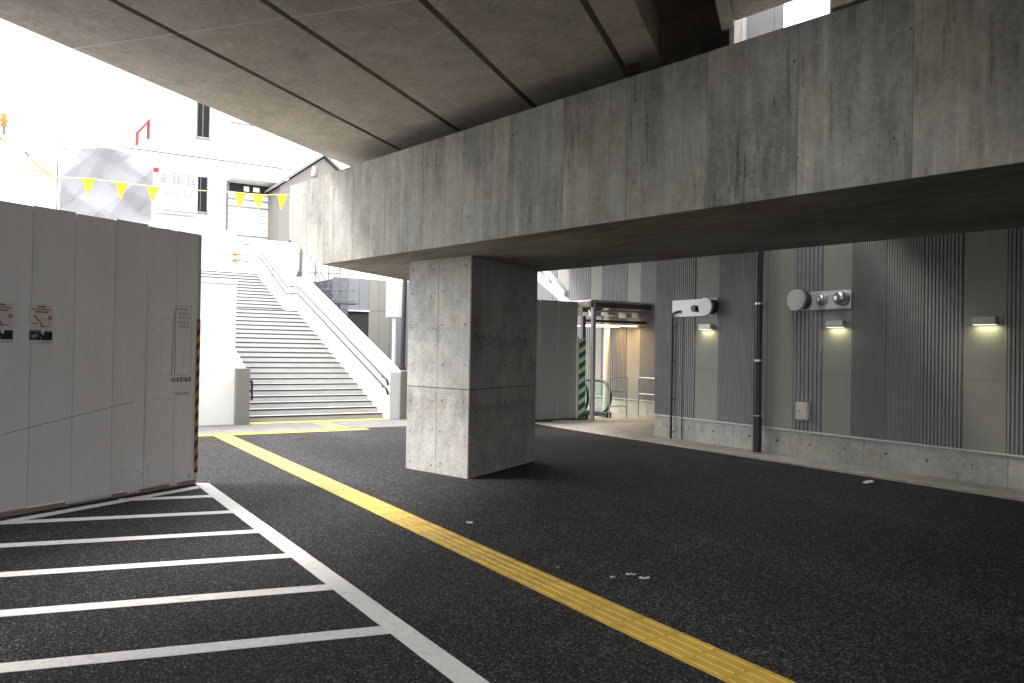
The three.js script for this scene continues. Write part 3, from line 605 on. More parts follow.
// ---- grey panel fence by the entrance and its striped board
{
  const f = thing('panel_fence', 'grey steel panel fence between the pier and the escalator entrance', 'fence', [10.3, 0, -15.4]);
  const mm = flat([0.36, 0.365, 0.365], 0.55, 0.1, 141, 0.06);
  const xs = [8.2, 8.72, 9.24, 9.76, 10.28, 10.79, 11.36];
  for (let k = 0; k + 1 < xs.length; k++) mesh('panel', rbox(xs[k] + 0.004, xs[k + 1] - 0.004, 0.05, 2.83, -15.45 - (k % 2) * 0.006, -15.42, 0.006), mm, f);
  mesh('base_rail', box(8.2, 11.36, 0, 0.06, -15.5, -15.4), M.darkSteel, f);
  const b = thing('striped_board', 'green and white diagonally striped board at the fence end', 'board', [11.45, 0, -15.35]);
  const tex = canvasTex(128, 1024, (g, w, h) => {
    g.fillStyle = '#e2e4de'; g.fillRect(0, 0, w, h); g.fillStyle = '#0f7a45';
    for (let k = -2; k < 14; k++) { const y = k * 132; g.beginPath(); g.moveTo(0, y + 62); g.lineTo(w, y); g.lineTo(w, y + 72); g.lineTo(0, y + 134); g.fill(); }
  });
  const g = new THREE.BoxGeometry(0.2, 1.9, 0.025); g.translate(11.44, 1.0, -15.33);
  mesh('board', g, std({ map: tex, roughness: 0.5 }), b);
  mesh('backing_post', box(11.3, 11.335, 0, 2.0, -15.36, -15.32), M.plate, b);
  mesh('foot', rbox(11.3, 11.58, 0, 0.08, -15.42, -15.26, 0.01), M.darkSteel, b);
}

// ================================================================ STAIRS
const SX0 = 4.14, SX1 = 7.33, RISE = 0.125;
const stepZ = (i) => (i <= 22 ? -17.6 - (i - 1) * 0.3245 : -25.9 - (i - 23) * 0.3215);
{
  const s = thing('staircase', 'long pale staircase with dark nosings and white side walls', 'staircase', [5.7, 0, -17.6]);
  for (let i = 1; i <= 34; i++) {
    const zf = stepZ(i), zb = i === 34 ? -31 : stepZ(i + 1), x0 = i >= 30 ? -6 : SX0, h = i * RISE;
    const st = mesh('step', box(x0, SX1, i === 1 ? 0 : h - RISE + 0.0005, h, zb, zf, rr(0, 3), rr(0, 3)), M.step, s);
    mesh('nosing', box(x0, SX1 - 0.03, h - 0.03, h + 0.003, zf - 0.05, zf + 0.006), M.nosing, st);
  }
  const prof = [[-17.2, 0], [-17.2, 1.10], [-17.4, 1.2], [-24.5, 3.80], [-25.6, 3.87], [-29.4, 5.35], [-31, 5.35], [-31, 0]];
  mesh('side_wall', extrude(prof.map(([z, y]) => [SX1 + 0.001, y, z]), [0.27, 0, 0]), M.white, s);
  mesh('end_post', rbox(7.585, 7.78, 0, 1.125, -17.42, -17.15, 0.008), M.greyPost, s);
  mesh('side_wall', extrude([[-17.36, 0], [-17.36, 1.16], [-20.5, 2.42], [-20.5, 0]].map(([z, y]) => [3.92, y, z]), [0.2, 0, 0]), M.white, s);
  mesh('end_post', rbox(3.86, 4.135, 0, 1.18, -17.35, -17.05, 0.008), M.greyPost, s);
  // handrails on the right wall, two heights
  for (const dy of [0, -0.22]) {
    const X = 7.25, k = dy;
    const up = [[X + 0.06, 0.80 + k, -17.28], [X + 0.02, 0.90 + k, -17.22], [X, 0.96 + k, -17.3], [X, 3.47 + k, -24.2], [X, 3.52 + k, -24.5], [X, 3.53 + k, -25.4], [X, 3.6 + k, -25.6], [X, 5.03 + k, -28.9], [X, 5.06 + k, -29.3]];
    const r = mesh('handrail', tube(up, 0.025, 8, 160), M.rail, s);
    for (const [y, z] of [[1.02, -17.5], [1.75, -19.42], [2.6, -21.7], [3.44, -24.1], [3.525, -24.8], [3.66, -25.7], [4.3, -27.3], [4.9, -28.6]])
      mesh('bracket', tube([[X, y + k, z], [X + 0.01, y + k - 0.06, z], [X + 0.08, y + k - 0.07, z]], 0.012, 6, 10), M.rail, r);
    const lf = mesh('handrail', tube([[4.15, 0.86 + k * 0.9, -17.25], [4.2, 0.92 + k * 0.9, -17.2], [4.215, 0.84 + k * 0.9, -17.2], [4.215, 0.70 + k * 0.9, -17.22]], 0.024, 8, 24), M.black, s);
  }
  const w = thing('retaining_wall', 'tall white retaining wall left of the staircase', 'wall', [1, 0, -17.3]);
  mesh('wall', box(-6, 3.86, 0, 2.93, -29, -17.22), M.white, w);
  mesh('coping', box(-6, 3.885, 2.932, 3.0, -29, -17.2), M.white, w);
  mesh('wall', box(-6, 4.12, 3.002, 3.62, -29.5, -28.3), M.white, w);
}
ground('upper_terrace', box(-30, 30, 3.5, 4.245, -80, -31.01), M.apron);
{
  const t = thing('terrace_rail', 'pair of short dark rails with orange end caps above the top step', 'railing', [5.2, 4.25, -31.5]);
  for (const y of [4.92, 5.15, 5.55]) { mesh('rail', cyl([6.85, y - 0.1, -30.8], [7.6, y - 0.1, -30.8], 0.022, 8), M.rail, t); if (y < 5.4) { const g = new THREE.SphereGeometry(0.085, 12, 8); g.scale(1.3, 0.9, 1); g.translate(6.8, y - 0.1, -30.75); mesh('end_cap', g, M.orange, t); } }
  for (const x of [7.1, 7.45]) mesh('post', cyl([x, 4.25, -30.8], [x, 5.56, -30.8], 0.02, 8), M.plate, t);
  const w = thing('terrace_wall', 'plain white wall along the upper terrace behind the stairs', 'wall', [3, 4.25, -32]);
  mesh('wall', box(-6, 13.4, 4.26, 6.15, -34.6, -34.4), M.white, w);
}

// ================================================================ HOARDING (left)
{
  const R = [1.811, -10.05], dir = [-0.8538, 0.5206], out = [0.5206, 0.8538];   // runs to the left from its right end
  const at = (s, o = 0) => [R[0] + dir[0] * s + out[0] * o, R[1] + dir[1] * s + out[1] * o];
  const h = thing('site_hoarding', 'tall grey steel site hoarding on the left, scuffed and drilled', 'hoarding', [0, 0, -9]);
  // scuffs, notes and dirt belong to the sheet metal: one drawing over the visible stretch, 0..2.8 m by 0..3 m
  const WS = 2.8, HS = 3.0;
  const map = canvasTex(1344, 1440, (g, w, hh) => {
    const im = g.createImageData(w, hh);
    for (let j = 0; j < hh; j++) for (let i = 0; i < w; i++) {
      const u = i / w, v = j / hh, big = fbm(u, v, 3, 3, 4, 301), run = fbm(u, v, 26, 2, 3, 305), fine = fbm(u, v, 160, 160, 2, 307);
      const y = HS * (1 - v), s = u * WS;
      const speck = sm(0.56, 0.72, fbm(u, v, 70, 70, 3, 311)), patch = sm(0.45, 0.62, fbm(u, v, 4, 6, 3, 313));
      const dirt = speck * patch * (y < 0.34 ? 0.55 : 0.03);
      const rust = sm(0.66, 0.82, fbm(u, v, 18, 3, 3, 317)) * 0.05;
      let k = 0.68 * (1 + 0.16 * (big - 0.5) + 0.1 * (run - 0.5) + 0.1 * (fine - 0.5));
      const q = (j * w + i) * 4;
      im.data[q] = toS(mix(mix(k, 0.40, rust), 0.07, dirt)); im.data[q + 1] = toS(mix(mix(k, 0.31, rust), 0.06, dirt)); im.data[q + 2] = toS(mix(mix(k * 1.04, 0.23, rust), 0.045, dirt)); im.data[q + 3] = 255;
    }
    g.putImageData(im, 0, 0);
    // u runs left to right in the picture: s from the right end = WS*(1-u)
    const X = (s) => (1 - s / WS) * w, Y = (y) => (1 - y / HS) * hh;
    g.strokeStyle = 'rgba(60,58,52,0.55)'; g.lineWidth = 3; g.beginPath(); g.moveTo(X(2.25), Y(0.78)); g.bezierCurveTo(X(1.8), Y(0.86), X(1.4), Y(0.93), X(0.85), Y(1.02)); g.stroke();
    g.strokeStyle = 'rgba(70,68,60,0.4)'; g.lineWidth = 2; g.beginPath(); g.moveTo(X(0.62), Y(1.05)); g.lineTo(X(0.3), Y(1.02)); g.lineTo(X(0.3), Y(0.95)); g.stroke();
    g.strokeRect(X(0.5), Y(1.95), X(0.36) - X(0.5), Y(1.3) - Y(1.95));
    // pencilled notes by the right end
    g.strokeStyle = 'rgba(45,43,38,0.75)'; g.lineWidth = 4; g.beginPath(); g.moveTo(X(0.335), Y(2.05)); g.lineTo(X(0.355), Y(1.28)); g.stroke();
    g.lineWidth = 2; g.strokeRect(X(0.31), Y(2.1), X(0.09) - X(0.31), Y(1.3) - Y(2.1));
    for (let k = 0; k < 5; k++) glyphs(g, X(0.3) + rr(0, 14), Y(2.08 - k * 0.05), 18, 4, 'rgba(50,48,44,0.6)', 0.09);
    g.lineWidth = 2; g.strokeStyle = 'rgba(50,48,44,0.5)'; g.beginPath(); g.moveTo(X(0.17), Y(1.85)); g.lineTo(X(0.19), Y(1.4)); g.stroke();
    glyphs(g, X(0.36), Y(1.27), 26, 5, 'rgba(25,24,22,0.9)', 0.14); glyphs(g, X(0.3), Y(1.1), 18, 5, 'rgba(60,58,52,0.6)', 0.1);
    // sticker residue stripes
    g.strokeStyle = 'rgba(190,165,130,0.30)'; g.lineWidth = 9; g.beginPath(); g.moveTo(X(0.68), Y(2.3)); g.lineTo(X(0.7), Y(0.2)); g.stroke();
    g.fillStyle = 'rgba(90,60,40,0.55)'; for (let k = 0; k < 26; k++) g.fillRect(X(rr(0.6, 0.75)), Y(rr(0.3, 2.2)), rr(2, 5), rr(2, 8));
    for (let k = 0; k < 60; k++) { g.fillStyle = `rgba(60,56,50,${rr(0.1, 0.4)})`; g.fillRect(X(rr(0, 2.6)), Y(rr(0.05, 2.9)), rr(1, 4), rr(1, 7)); }
  });
  const steel = std({ map, roughness: 0.5, metalness: 0.1 });
  const seams = [0, 0.315, 0.705, 1.11, 1.555, 2.0, 2.445, 2.89];
  for (let s = 3.37; s < 17; s += 0.48) seams.push(s);
  const caps = new THREE.CylinderGeometry(0.007, 0.007, 0.006, 8); caps.rotateX(Math.PI / 2); caps.rotateY(Math.atan2(out[0], out[1]));  // flat disc for the painted daylight dots
  for (let k = 0; k + 1 < seams.length; k++) {
    const a = seams[k] + 0.0035, b = seams[k + 1] - 0.0035, o = (k % 2) * 0.004 + rr(-0.001, 0.001), top = 2.965 + [0, -0.004, 0.012, -0.002, 0.008, 0, 0.006][k % 7];
    const p = at(a, o), q = at(b, o);
    const g = extrude([[p[0], 0.055, p[1]], [q[0], 0.055, q[1]], [q[0], top, q[1]], [p[0], top, p[1]]], [-out[0] * 0.028, 0, -out[1] * 0.028]);
    const ps = g.attributes.position, uv = g.attributes.uv;
    for (let i = 0; i < ps.count; i++) { const s = (ps.getX(i) - R[0]) * dir[0] + (ps.getZ(i) - R[1]) * dir[1]; uv.setXY(i, 1 - (s % WS) / WS, ps.getY(i) / HS); }
    const pm = mesh('panel', g, steel, h);
    { const c = at(seams[k + 1] - 0.03, -0.03), d = at(seams[k + 1] + 0.03, -0.03); mesh('seam_strip', extrude([[c[0], 0.06, c[1]], [d[0], 0.06, d[1]], [d[0], 2.94, d[1]], [c[0], 2.94, c[1]]], [-out[0] * 0.01, 0, -out[1] * 0.01]), M.trim, h); }
    // pale discs painted for daylight showing through the drilled holes
    for (const y of [1.28, 1.52]) { const c = at(mix(a, b, 0.62), o + 0.003); put('daylight_dot', caps, M.paper, h, c[0], y + rr(-0.02, 0.02), c[1]); }
  }
  const b0 = at(0, -0.02), b1 = at(17, -0.02);
  mesh('base_timber', extrude([[b0[0], 0.008, b0[1]], [b1[0], 0.008, b1[1]], [b1[0], 0.05, b1[1]], [b0[0], 0.05, b0[1]]], [out[0] * 0.05, 0, out[1] * 0.05]), M.timber, h);
  for (const [s0, s1] of [[1.12, 1.62], [0.78, 0.92], [0.28, 0.38]]) { const p = at(s0, 0.03), q = at(s1, 0.03); mesh('packing_strip', extrude([[p[0], 0.03, p[1]], [q[0], 0.03, q[1]], [q[0], 0.062, q[1]], [p[0], 0.062, p[1]]], [out[0] * 0.012, 0, out[1] * 0.012]), M.paper, h); }
  const pk = at(-0.02, -0.012);
  mesh('corner_post', plan([at(0.0, 0.006), at(-0.035, 0.006), at(-0.035, -0.03), at(0.0, -0.03)], 0.04, 2.96), M.steelDull, h);
  // hazard tape on the corner post
  const tape = canvasTex(32, 1024, (g, w, hh) => { g.fillStyle = '#141414'; g.fillRect(0, 0, w, hh); g.fillStyle = '#b5773a'; for (let k = -1; k < 12; k++) { const y = k * 93; g.beginPath(); g.moveTo(0, y + 36); g.lineTo(w, y); g.lineTo(w, y + 46); g.lineTo(0, y + 82); g.fill(); } });
  const tp = at(-0.012, 0.0085), tg = new THREE.BoxGeometry(0.052, 1.82, 0.003); tg.rotateY(Math.atan2(out[0], out[1])); tg.translate(tp[0], 1.045, tp[1]);
  mesh('hazard_tape', tg, std({ map: tape, roughness: 0.5 }), h);
  // posters
  const poster = (s, label) => {
    const c = at(s, 0.011), t = thing('notice_poster', label, 'poster', [c[0], 1.64, c[1]], 'paper notices on the hoarding');
    const tex = canvasTex(256, 420, (g, w, hh) => {
      g.fillStyle = '#c9c8c4'; g.fillRect(0, 0, w, hh);
      glyphs(g, 90, 14, 20, 4, '#1a1a1a', 0.2); glyphs(g, 22, 42, 20, 10, '#a3312b', 0.16); glyphs(g, 60, 70, 19, 7, '#202020', 0.17);
      g.strokeStyle = '#9a948c'; g.lineWidth = 2; for (let k = 0; k < 9; k++) { g.beginPath(); g.moveTo(rr(5, 60), 110 + k * 17); g.lineTo(rr(150, 250), 106 + k * 17 + rr(-12, 12)); g.stroke(); }
      g.strokeStyle = '#5a4038'; g.lineWidth = 13; g.beginPath(); g.moveTo(48, 118); g.lineTo(110, 180); g.lineTo(150, 240); g.stroke();
      g.fillStyle = '#c9543c'; for (let k = 0; k < 12; k++) g.fillRect(rr(20, 230), rr(130, 240), rr(3, 14), rr(2, 6));
      g.fillStyle = '#b23428'; g.beginPath(); g.arc(224, 138, 22, 0, 7); g.fill(); glyphs(g, 212, 128, 20, 1, '#e8d8d0', 0.14);
      glyphs(g, 16, 196, 13, 6, '#4a4a4a', 0.14); glyphs(g, 120, 224, 13, 7, '#4a4a4a', 0.14);
      g.fillStyle = '#121416'; g.fillRect(4, 270, 122, 108); g.fillStyle = '#5b7fae'; g.fillRect(4, 270, 122, 20); g.fillStyle = '#6d6a64'; for (let k = 0; k < 10; k++) { g.beginPath(); g.moveTo(rr(8, 60), rr(300, 370)); g.lineTo(rr(60, 124), rr(296, 372)); g.lineTo(rr(20, 90), rr(300, 374)); g.fill(); if (k > 3) g.fillStyle = k % 2 ? '#1b1c1d' : '#8c8880'; }
      g.fillStyle = '#0c0d0d'; g.fillRect(130, 284, 122, 94); g.fillStyle = '#cfd2d2'; g.fillRect(132, 282, 28, 42); g.fillStyle = '#0c0d0d'; g.beginPath(); g.moveTo(132, 300); g.lineTo(170, 345); g.lineTo(120, 345); g.fill();
      glyphs(g, 130, 392, 10, 10, '#606060', 0.13);
    });
    const g = new THREE.BoxGeometry(0.235, 0.385, 0.002); g.rotateY(Math.atan2(out[0], out[1])); g.translate(c[0], 1.825, c[1]);
    mesh('sheet', g, std({ map: tex, roughness: 0.6 }), t);
  };
  poster(1.905, 'paper notice with map and two dark photos, fully in view on the hoarding');
  poster(2.29, 'paper notice on the hoarding cut by the left picture edge');
}

// ================================================================ BACKGROUND BUILDINGS
{ // block added out of view to shut off the sky on the left
  const R = [1.811, -10.05], dir = [-0.8538, 0.5206], out = [0.5206, 0.8538];
  const at = (q, o) => [R[0] + dir[0] * q + out[0] * o, R[1] + dir[1] * q + out[1] * o];
  const b = thing('added_sky_block', 'grey block added out of view behind the hoarding to shut off the sky', 'building', [-8, 0, -6]);
  mesh('wall', plan([at(7, -2.2), at(30, -2.2), at(30, -9), at(7, -9)], 0, 9), M.claddingLight, b);
}
{
  const Z = -40, b = thing('white_building', 'white clad building beyond the stairs with narrow dark windows and a canopy', 'building', [7.5, 4.25, Z]);
  mesh('wall', box(3.9, 11.0, 4.25, 14.6, Z - 9, Z - 0.06), M.white, b);
  mesh('backing', box(3.92, 10.98, 4.25, 14.58, Z - 0.059, Z - 0.05), M.trim, b);
  const boards = []; for (let y = 4.3; y < 10.45; y += 0.34) boards.push(extrude([[3.9, y, Z - 0.048], [3.9, y, Z], [3.9, y + 0.322, Z - 0.03], [3.9, y + 0.322, Z - 0.048]], [7.1, 0, 0]));
  boards.forEach((g) => mesh('siding_board', g, M.white, b));
  mesh('ledge', box(3.9, 11.04, 10.5, 10.55, Z - 0.05, Z + 0.03), M.trim, b);
  for (let x = 3.9; x < 11; x += 1.42) mesh('facade_panel', box(x + 0.005, x + 1.415, 10.6, 14.55, Z - 0.05, Z - 0.01), M.white, b);
  mesh('ledge', box(8.5, 11.02, 12.42, 12.46, Z - 0.01, Z + 0.03), M.trim, b);
  const win = (x0, x1, y0, y1) => {
    const f = mesh('window', box(x0, x1, y0, y1, Z - 0.02, Z + 0.012), M.window, b);
    mesh('frame', box(x0 + (x1 - x0) * 0.42, x0 + (x1 - x0) * 0.5, y0, y1, Z + 0.013, Z + 0.04), M.scaffold, f);
    for (const [a, c] of [[x0 - 0.04, x0], [x1, x1 + 0.04]]) mesh('frame', box(a, c, y0 - 0.04, y1 + 0.04, Z - 0.02, Z + 0.05), M.trim, f);
    mesh('sill', box(x0 - 0.08, x1 + 0.08, y0 - 0.12, y0 - 0.05, Z - 0.02, Z + 0.09), M.greyPost, f);
  };
  win(7.02, 7.53, 11.52, 13.9); win(6.98, 7.49, 7.98, 9.62);
  mesh('shop_opening', box(8.52, 10.78, 9.1, 9.52, Z + 0.002, Z + 0.02), M.window, b);
  mesh('shop_sign', box(9.2, 9.45, 9.16, 9.4, Z + 0.021, Z + 0.05), M.plate, b); mesh('shop_sign', box(9.65, 9.95, 9.18, 9.4, Z + 0.021, Z + 0.05), M.plate, b);
  mesh('awning', extrude([[8.4, 9.55, Z], [8.4, 10.0, Z], [8.4, 9.75, Z + 0.8], [8.4, 9.62, Z + 0.8]], [2.65, 0, 0]), M.white, b);
  mesh('downpipe', cyl([8.42, 7.2, Z + 0.1], [8.42, 9.7, Z + 0.1], 0.05, 8), M.trim, b);
  mesh('rail', box(8.9, 10.95, 6.98, 7.02, Z + 0.02, Z + 0.06), M.trim, b);
  for (const y of [8.75, 8.4]) mesh('rail', box(8.5, 10.95, y, y + 0.025, Z + 0.02, Z + 0.05), M.trim, b);
  // shop lettering board
  const t = canvasTex(768, 720, (g, w, h) => {
    g.fillStyle = '#b0b0b4'; g.fillRect(0, 0, w, h);
    g.fillStyle = '#7a1408'; g.fillRect(10, 40, 90, 80);
    glyphs(g, 40, 90, 190, 1, '#4c5480', 0.07); glyphs(g, 300, 90, 190, 1, '#4c5480', 0.07); glyphs(g, 545, 90, 190, 1, '#4c5480', 0.07);
    glyphs(g, 150, 350, 145, 4, '#525a86', 0.07);  glyphs(g, 10, 610, 62, 11, '#3c4264', 0.08);
  });
  const sg = thing('shop_sign', 'white signboard with blue and red lettering beside the lower window', 'sign', [6.05, 7.8, Z + 0.3]);
  const g = new THREE.BoxGeometry(1.95, 2.0, 0.06); g.translate(6.06, 8.84, Z + 0.3); mesh('board', g, std({ map: t, roughness: 0.6 }), sg);
  for (const x of [5.4, 6.7]) mesh('bracket', box(x, x + 0.06, 8.2, 8.26, Z + 0.0, Z + 0.27), M.darkSteel, sg);
  mesh('lower_rail', box(5.05, 7.3, 7.72, 7.78, Z + 0.25, Z + 0.32), M.steelDull, sg);
  // roof sign frames
  const rf = thing('roof_sign', 'small red and white sign frame above the scaffold sheet', 'sign', [3.5, 8.1, -30]);
  mesh('panel', extrude([[3.28, 8.42, -30], [3.72, 9.0, -30.4], [3.72, 9.34, -30.4], [3.28, 8.76, -30]], [0.03, 0, 0.03]), M.white, rf);
  const red = std({ color: lin(0.20, 0.012, 0.008), roughness: 0.6 });
  mesh('red_band', extrude([[3.27, 8.76, -29.97], [3.73, 9.42, -30.37], [3.73, 9.52, -30.37], [3.27, 8.88, -29.97]], [0.05, 0, 0.05]), red, rf);
  mesh('red_band', extrude([[3.27, 8.4, -29.97], [3.33, 8.48, -30.02], [3.33, 8.85, -30.02], [3.27, 8.78, -29.97]], [0.05, 0, 0.05]), red, rf);
  mesh('red_band', extrude([[3.66, 8.75, -30.3], [3.72, 8.8, -30.35], [3.72, 9.5, -30.35], [3.66, 9.42, -30.3]], [0.05, 0, 0.05]), red, rf);
  mesh('strut', cyl([3.35, 7.8, -30.1], [3.7, 8.6, -30.3], 0.02, 6), M.steelDull, rf);
  mesh('strut', cyl([3.3, 5, -30.1], [3.3, 8.5, -30.1], 0.025, 6), M.steelDull, rf);
  const r2 = thing('roof_sign', 'narrow grey edged white sign left of the red one', 'sign', [3.1, 8.2, -30]);
  mesh('panel', extrude([[3.02, 8.3, -30], [3.2, 8.6, -30.3], [3.2, 9.1, -30.3], [3.02, 8.8, -30]], [0.03, 0, 0.03]), M.plate, r2);
  mesh('strut', cyl([3.1, 5, -30.15], [3.1, 8.5, -30.15], 0.02, 6), M.steelDull, r2);
  // gable house on the right of the shop
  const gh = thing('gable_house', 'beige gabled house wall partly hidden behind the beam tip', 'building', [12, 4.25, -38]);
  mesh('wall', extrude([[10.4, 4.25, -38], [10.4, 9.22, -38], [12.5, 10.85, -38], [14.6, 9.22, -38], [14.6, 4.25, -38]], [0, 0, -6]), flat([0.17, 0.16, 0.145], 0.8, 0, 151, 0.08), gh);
  mesh('roof', extrude([[10.2, 9.16, -37.8], [12.5, 10.95, -37.8], [12.5, 11.08, -37.8], [10.2, 9.3, -37.8]], [0, 0, -6.3]), M.greyPost, gh);
  mesh('roof', extrude([[14.8, 9.16, -37.8], [12.5, 10.95, -37.8], [12.5, 11.08, -37.8], [14.8, 9.3, -37.8]], [0, 0, -6.3]), M.greyPost, gh);
  mesh('window', box(10.9, 11.5, 5.9, 6.9, -38, -37.97), M.window, gh);
}
{ // grey annex right of the stairs
  const a = thing('grey_annex', 'grey panelled annex behind the right stair wall with one dark opening', 'building', [11, 0, -27]);
  const c1 = flat([0.17, 0.178, 0.185], 0.6, 0, 161, 0.07), c2 = flat([0.20, 0.19, 0.165], 0.65, 0, 163, 0.06), c3 = flat([0.12, 0.128, 0.135], 0.6, 0, 165, 0.06);
  mesh('wall_core', box(9.34, 13.4, 0, 4.05, -34, -27.05), M.gap, a);
  const xs = [9.3, 9.86, 10.28, 10.64, 11.03, 11.45, 11.9, 12.5, 13.1], cs = [c3, c1, c1, c2, c2, c1, c1, c2];
  for (let k = 0; k < cs.length; k++) {
    if (k === 1 || k === 2) { mesh('wall_panel', box(xs[k] + 0.005, xs[k + 1] - 0.005, 2.98, 4.1, -27.04, -27), cs[k], a); mesh('wall_panel', box(xs[k] + 0.005, xs[k + 1] - 0.005, 0, 1.6, -27.04, -27), cs[k], a); }
    else { mesh('wall_panel', box(xs[k] + 0.005, xs[k + 1] - 0.005, 2.97, 4.1, -27.04, -27), cs[k], a); mesh('wall_panel', box(xs[k] + 0.005, xs[k + 1] - 0.005, 0, 2.96, -27.04, -27), cs[k], a); }
  }
  mesh('lintel', box(9.86, 10.66, 2.93, 2.975, -27.1, -26.95), M.flashing, a);
  const s = thing('sign_box', 'blank white sign box on a post beside the black drain pipe', 'sign', [8.62, 0, -20]);
  mesh('box', rbox(8.41, 8.82, 2.48, 3.45, -20.1, -19.95, 0.01), M.white, s);
  mesh('post', cyl([8.63, 0, -20.03], [8.63, 2.48, -20.03], 0.05, 12), M.white, s);
  const p = thing('drain_pipe', 'thin black drain pipe rising behind the stair wall end', 'pipe', [8.86, 0, -19.7]);
  mesh('pipe', cyl([8.78, 0, -19.8], [8.83, 4.44, -19.8], 0.062, 12), M.black, p);
  mesh('base_collar', cyl([8.78, 0.85, -19.8], [8.785, 1.25, -19.8], 0.14, 12, 0.07), M.black, p);
  const q = thing('steel_post', 'dark steel post standing on the stair wall landing', 'post', [8.05, 3.9, -26.6]);
  mesh('shaft', box(8.0, 8.1, 3.85, 6.2, -26.7, -26.6), M.darkSteel, q);
  mesh('gusset', extrude([[7.82, 3.86, -26.65], [8.02, 3.86, -26.65], [8.02, 4.3, -26.65]], [0, 0, -0.03]), M.darkSteel, q);
  const sc = thing('scaffold', 'tangle of thin scaffold tubes behind the beam tip', 'scaffold', [8.9, 0, -26]);
  const tb = (a1, b1, r = 0.02) => mesh('tube', cyl(a1, b1, r, 6), M.scaffold, sc);
  for (const x of [7.9, 8.35, 8.8, 9.2]) tb([x, 0, -26], [x, 5.0 - (x - 7.9) * 0.3, -26]);
  for (const y of [3.2, 3.55, 4.1, 4.7]) tb([7.7, y, -25.95], [9.7, y + 0.03, -25.95]);
  for (const [x0, y0, x1, y1] of [[7.9, 3.3, 8.8, 4.9], [8.8, 3.2, 8.1, 4.8], [8.4, 3.0, 9.2, 4.3], [9.2, 3.0, 8.5, 4.2], [8.9, 3.1, 9.6, 3.9]]) tb([x0, y0, -26.03], [x1, y1, -26.03], 0.018);
  mesh('platform', box(8.2, 9.8, 3.12, 3.16, -26.4, -25.8), M.scaffold, sc);
}
{ // sheeted scaffold behind the hoarding
  const s = thing('scaffold_sheet', 'creased white sheet hung over scaffolding behind the hoarding', 'sheet', [2.4, 5, -30]);
  const n = 70, mrows = 40, g = new THREE.PlaneGeometry(1, 1, n, mrows), p = g.attributes.position;
  for (let i = 0; i < p.count; i++) {
    const u = p.getX(i) + 0.5, v = p.getY(i) + 0.5;
    const tri = (t) => Math.abs(((t % 1) + 1) % 1 - 0.5) * 2;
    const fold = 0.30 * tri(u * 0.9 + v * 1.5) + 0.26 * tri(u * 1.3 - v * 1.7 + 0.2) + 0.10 * tri(v * 3.3 + u * 1.1) + 0.05 * tri(u * 4.1 - v * 2.9);
    p.setXYZ(i, 1.05 + u * 2.75, 4.4 + v * 3.65 - 0.04 * Math.sin(u * Math.PI * 3) * v, -30 + fold);
  }
  g.computeVertexNormals();
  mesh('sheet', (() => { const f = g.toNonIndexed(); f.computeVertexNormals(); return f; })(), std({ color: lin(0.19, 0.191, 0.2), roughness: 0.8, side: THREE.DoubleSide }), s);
  for (const x of [1.0, 2.4, 3.8]) mesh('tube', cyl([x, 0, -30.3], [x, x < 1.5 ? 8.4 : 8.0, -30.3], 0.025, 8), M.trim, s);
  for (const y of [6, 7.9]) mesh('tube', cyl([0.95, y, -30.25], [3.85, y, -30.25], 0.025, 8), M.steelDull, s);
  // rope with pennants
  const rope = (x) => 5.62 + 0.012 * (x - 0.7) ** 2 - 0.0 + (x > 5 ? 0 : 0);
  const RP = [[0.72, 5.60], [1.37, 5.66], [2.1, 5.645], [2.83, 5.64], [3.9, 5.67], [4.97, 5.73], [5.6, 5.75], [6.5, 5.86]];
  const t = thing('pennant_rope', 'thin rope strung behind the hoarding that carries yellow pennants', 'rope', [3.5, 5.6, -22]);
  mesh('rope', tube(RP.map(([x, y]) => [x, y, -22]), 0.012, 6, 60), std({ color: lin(0.5, 0.42, 0.2), roughness: 0.9 }), t);
  const ry = (x) => { for (let k = 0; k + 1 < RP.length; k++) if (x >= RP[k][0] && x <= RP[k + 1][0]) return mix(RP[k][1], RP[k + 1][1], (x - RP[k][0]) / (RP[k + 1][0] - RP[k][0])); return 5.7; };
  const where = ['first from the left, before the creased sheet', 'second from the left, before the creased sheet', 'third from the left, beside the lettered signboard', 'left of the pair in front of the shop canopy', 'right of the pair in front of the shop canopy', 'nearest the beam tip'];
  [1.38, 2.12, 2.84, 4.97, 5.44, 6.1].forEach((x, k) => {
    const y = ry(x), f = thing('pennant', 'yellow pennant on the rope, ' + where[k], 'pennant', [x, y - 0.4, -22], 'yellow pennants on the rope');
    const w = 0.15, sh = extrude([[x - w, y - 0.005, -22 + rr(-0.03, 0.03)], [x + w, y - 0.005, -22 + rr(-0.03, 0.03)], [x + rr(-0.03, 0.03), y - 0.42, -22.03]], [0, 0, 0.004]);
    mesh('cloth', sh, M.yellow, f);
  });
  // guy wire with yellow sleeve, running up to the left
  const gw = thing('guy_wire', 'guy wire with a yellow sleeve running up at the left edge', 'wire', [0.4, 5.5, -22]);
  mesh('wire', cyl([-1.1, 7.8, -22], [0.72, 5.5, -22], 0.008, 6), M.trim, gw);
  mesh('sleeve', cyl([0.16, 5.98, -22], [0.6, 5.58, -22], 0.026, 8), M.yellow, gw);
  mesh('sleeve', cyl([0.1, 5.72, -22], [0.36, 5.69, -22], 0.022, 8), M.yellow, gw);
  mesh('clamp', cyl([0.05, 6.12, -22], [0.14, 6.02, -22], 0.032, 8), M.darkSteel, gw);
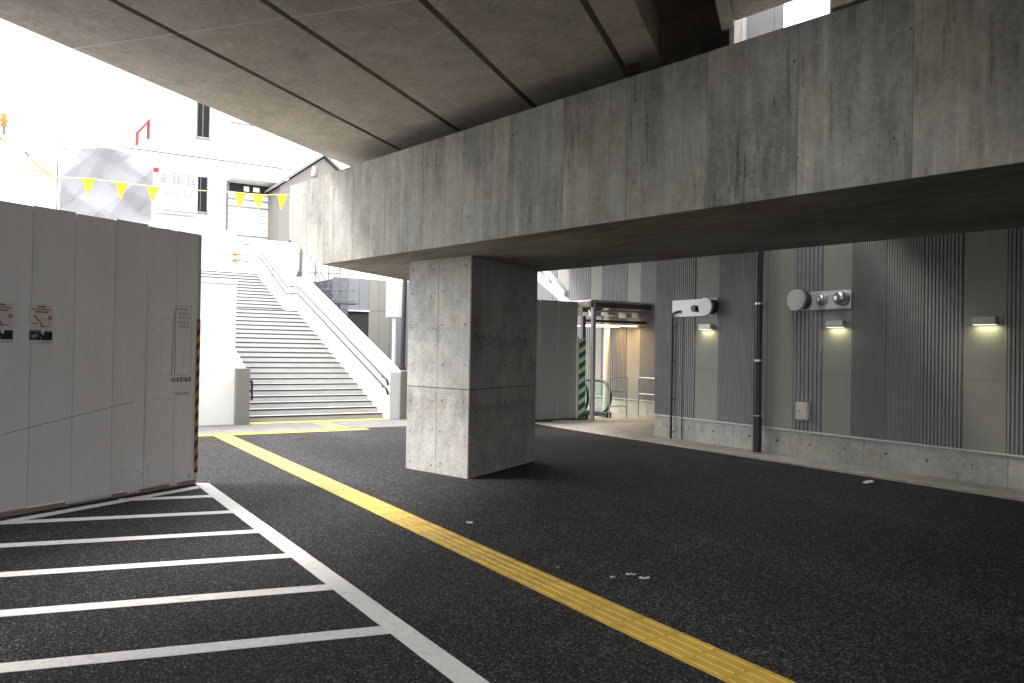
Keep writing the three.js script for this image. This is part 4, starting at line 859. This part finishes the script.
  const ck = thing('cable_fitting', 'orange and grey cable fitting on the wire at the left edge', 'fitting', [-0.42, 6.4, -22]);
  mesh('insulator', (() => { const q = new THREE.LatheGeometry([[0.02, 0], [0.09, 0.04], [0.05, 0.1], [0.1, 0.16], [0.05, 0.22], [0.08, 0.3], [0.02, 0.34]].map(([a, b]) => new THREE.Vector2(a, b)), 14); q.translate(-0.38, 6.62, -22); return q; })(), M.orange, ck);
  mesh('clevis', box(-0.41, -0.34, 6.45, 6.64, -22.03, -21.97), M.darkSteel, ck);
  mesh('insulator', (() => { const q = new THREE.SphereGeometry(0.1, 12, 8); q.scale(1, 0.7, 1); q.translate(-0.5, 6.36, -22); return q; })(), M.orange, ck);
  mesh('hanger', cyl([-0.38, 6.96, -22], [-0.38, 7.3, -22], 0.012, 6), M.steelDull, ck);
}

// ================================================================ LITTER
function litter(x, z, w, d, label, mat = M.paper) {
  const g = new THREE.PlaneGeometry(w, d, 5, 4), p = g.attributes.position;
  for (let i = 0; i < p.count; i++) { const a = p.getX(i), b = p.getY(i); p.setXYZ(i, a * rr(0.8, 1.1), 0.008 + 0.35 * Math.min(w, d) * rnd() , b * rr(0.7, 1.15)); }
  g.computeVertexNormals(); g.rotateY(rr(0, 6)); g.translate(x, 0, z);
  const m = mesh('litter', g, mat); m.userData.label = label; m.userData.category = 'litter'; m.userData.group = 'scraps of litter on the asphalt';
}
M.paper.side = THREE.DoubleSide;
litter(9.38, -6.38, 0.26, 0.1, 'largest white scrap of litter, near the kerb on the right');
litter(3.67, -6.65, 0.07, 0.05, 'white scrap of litter on the asphalt in front of the pier column');
litter(3.71, -4.56, 0.06, 0.04, 'small white scrap right of the reddish scrap by the yellow tactile path');
litter(3.90, -4.43, 0.08, 0.045, 'white scrap of litter farthest to the right of the group by the tactile path');
litter(3.88, -4.56, 0.07, 0.035, 'flat pale scrap between two others beside the tactile path');
litter(3.51, -4.97, 0.035, 0.03, 'tiny reddish scrap right beside the yellow tactile path', std({ color: lin(0.5, 0.16, 0.12), roughness: 0.8, side: THREE.DoubleSide }));

renderer.render(scene, camera);
